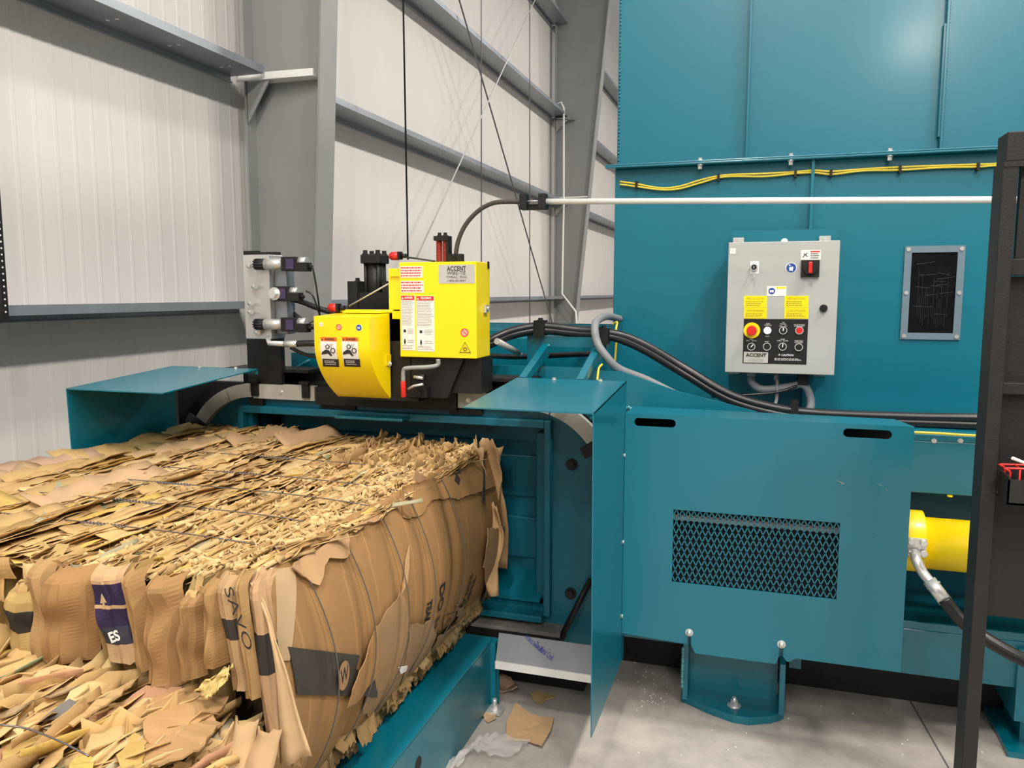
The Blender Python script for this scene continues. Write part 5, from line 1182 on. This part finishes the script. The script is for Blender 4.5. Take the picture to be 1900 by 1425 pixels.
def scrap(pix, label, col, z=.004, fold_=.0, name='cardboard_scrap', cat='cardboard'):
    pts = [at(u, v, Z=z) for u, v in pix]; c = sum(pts, Vector())/len(pts)
    bm = bmesh.new(); cl = bm.loops.layers.float_color.new('tone'); vs = [bm.verts.new(p) for p in pts]; f = bm.faces.new(vs); bmesh.ops.triangulate(bm, faces=[f]); bmesh.ops.subdivide_edges(bm, edges=bm.edges[:], cuts=3, use_grid_fill=True)
    for v in bm.verts: v.co.z = z+fold_*abs(v.co.x-c.x-(v.co.y-c.y)*.3)+.003*abs(N3(v.co.x*20, v.co.y*20))
    for f in bm.faces:
        for l in f.loops: l[cl] = (*col, 1)
    bmesh.ops.translate(bm, verts=bm.verts[:], vec=-Vector((c.x, c.y, 0))); me = bpy.data.meshes.new(name); bm.to_mesh(me); bm.free(); me.materials.append(CARD)
    o = bpy.data.objects.new(name, me); COL.objects.link(o); o.location = (c.x, c.y, 0); md = o.modifiers.new('t', 'SOLIDIFY'); md.thickness = .004; md.offset = 0
    return tag(o, label, cat, 'cardboard scraps on the floor')
scrap([(938, 1375), (940, 1345), (957, 1312), (985, 1328), (1028, 1334), (1022, 1360), (1005, 1390), (978, 1378), (970, 1376)], 'largest flat brown cardboard piece on the floor beside the rail', (.46, .30, .16), fold_=.12)
scrap([(985, 1290), (1000, 1284), (1012, 1287), (1030, 1290), (1028, 1296), (1012, 1300), (1003, 1308), (990, 1300)], 'small torn yellowish cardboard bit on the floor behind the largest piece', (.42, .30, .14), fold_=.1)
scrap([(922, 1270), (930, 1263), (948, 1263), (958, 1275), (960, 1288), (950, 1293), (940, 1285), (925, 1286)], 'curled pinkish cardboard piece at the end of the rail', (.50, .34, .22), fold_=.5)
scrap([(895, 1325), (920, 1323), (920, 1335), (905, 1342), (899, 1336)], 'tiny cardboard piece beside the anchor bolt', (.46, .32, .18), fold_=.2)
ab = thing('anchor_bolt', 'zinc anchor bolt with square washer on the floor beside the rail', 'bolt', at(918, 1318, Z=0))
q = at(918, 1322, Z=0); b = B(); b.box(q.x-.03, q.x+.03, q.y-.028, q.y+.028, 0.005, .013); b.done('square_washer', CHR, ab)
b = B(); b.bolt((q.x, q.y, .013), (0, 0, 1), .014, .02); b.cyl((q.x, q.y, .03), (q.x, q.y, .055), .009, 12); b.done('nut', CHR, ab)
# plastic wrap
bm = bmesh.new(); pc = [at(u, v, Z=.01) for u, v in ((885, 1335), (940, 1365), (985, 1398), (960, 1400), (905, 1385), (880, 1425), (820, 1440), (840, 1395))]
c = sum(pc, Vector())/len(pc)
b = B(); nn = 26
ctr = [at(u, v, Z=0) for u, v in ((838, 1440), (852, 1412), (880, 1392), (915, 1390), (965, 1400))]; ctr = curve(ctr, 6)
vs = []
for i, p in enumerate(ctr):
    row = []
    for k in range(9):
        w_ = (k/8-.5)*.13; row.append(b.bm.verts.new((p.x+.3*w_, p.y+w_, .012+.035*abs(N3(i*.35, k*.7, 1))+.02*abs(N3(i*.9, k*1.5, 5)))))
    vs.append(row)
for i in range(len(vs)-1):
    for k in range(8): f = b.bm.faces.new((vs[i][k], vs[i+1][k], vs[i+1][k+1], vs[i][k+1])); f.smooth = True
tag(b.done('plastic_wrap', PLAST), 'crumpled clear plastic film on the floor beside the rail', 'plastic film')
bm = bmesh.new(); b = B()
for i in range(80):
    if random.random() < .5: u, v = random.gauss(1215, 25), random.gauss(1275, 22)
    else: u, v = random.uniform(1180, 1880), random.uniform(1270, 1420)
    q = at(u, v, Z=0); r_ = random.uniform(.001, .0024); b.box(q.x-r_, q.x+r_, q.y-r_, q.y+r_, 0, r_)
o = b.done('debris_flecks', WHT); tag(o, 'scattered white flecks of debris on the concrete around the foot', 'debris'); o['kind'] = 'stuff'
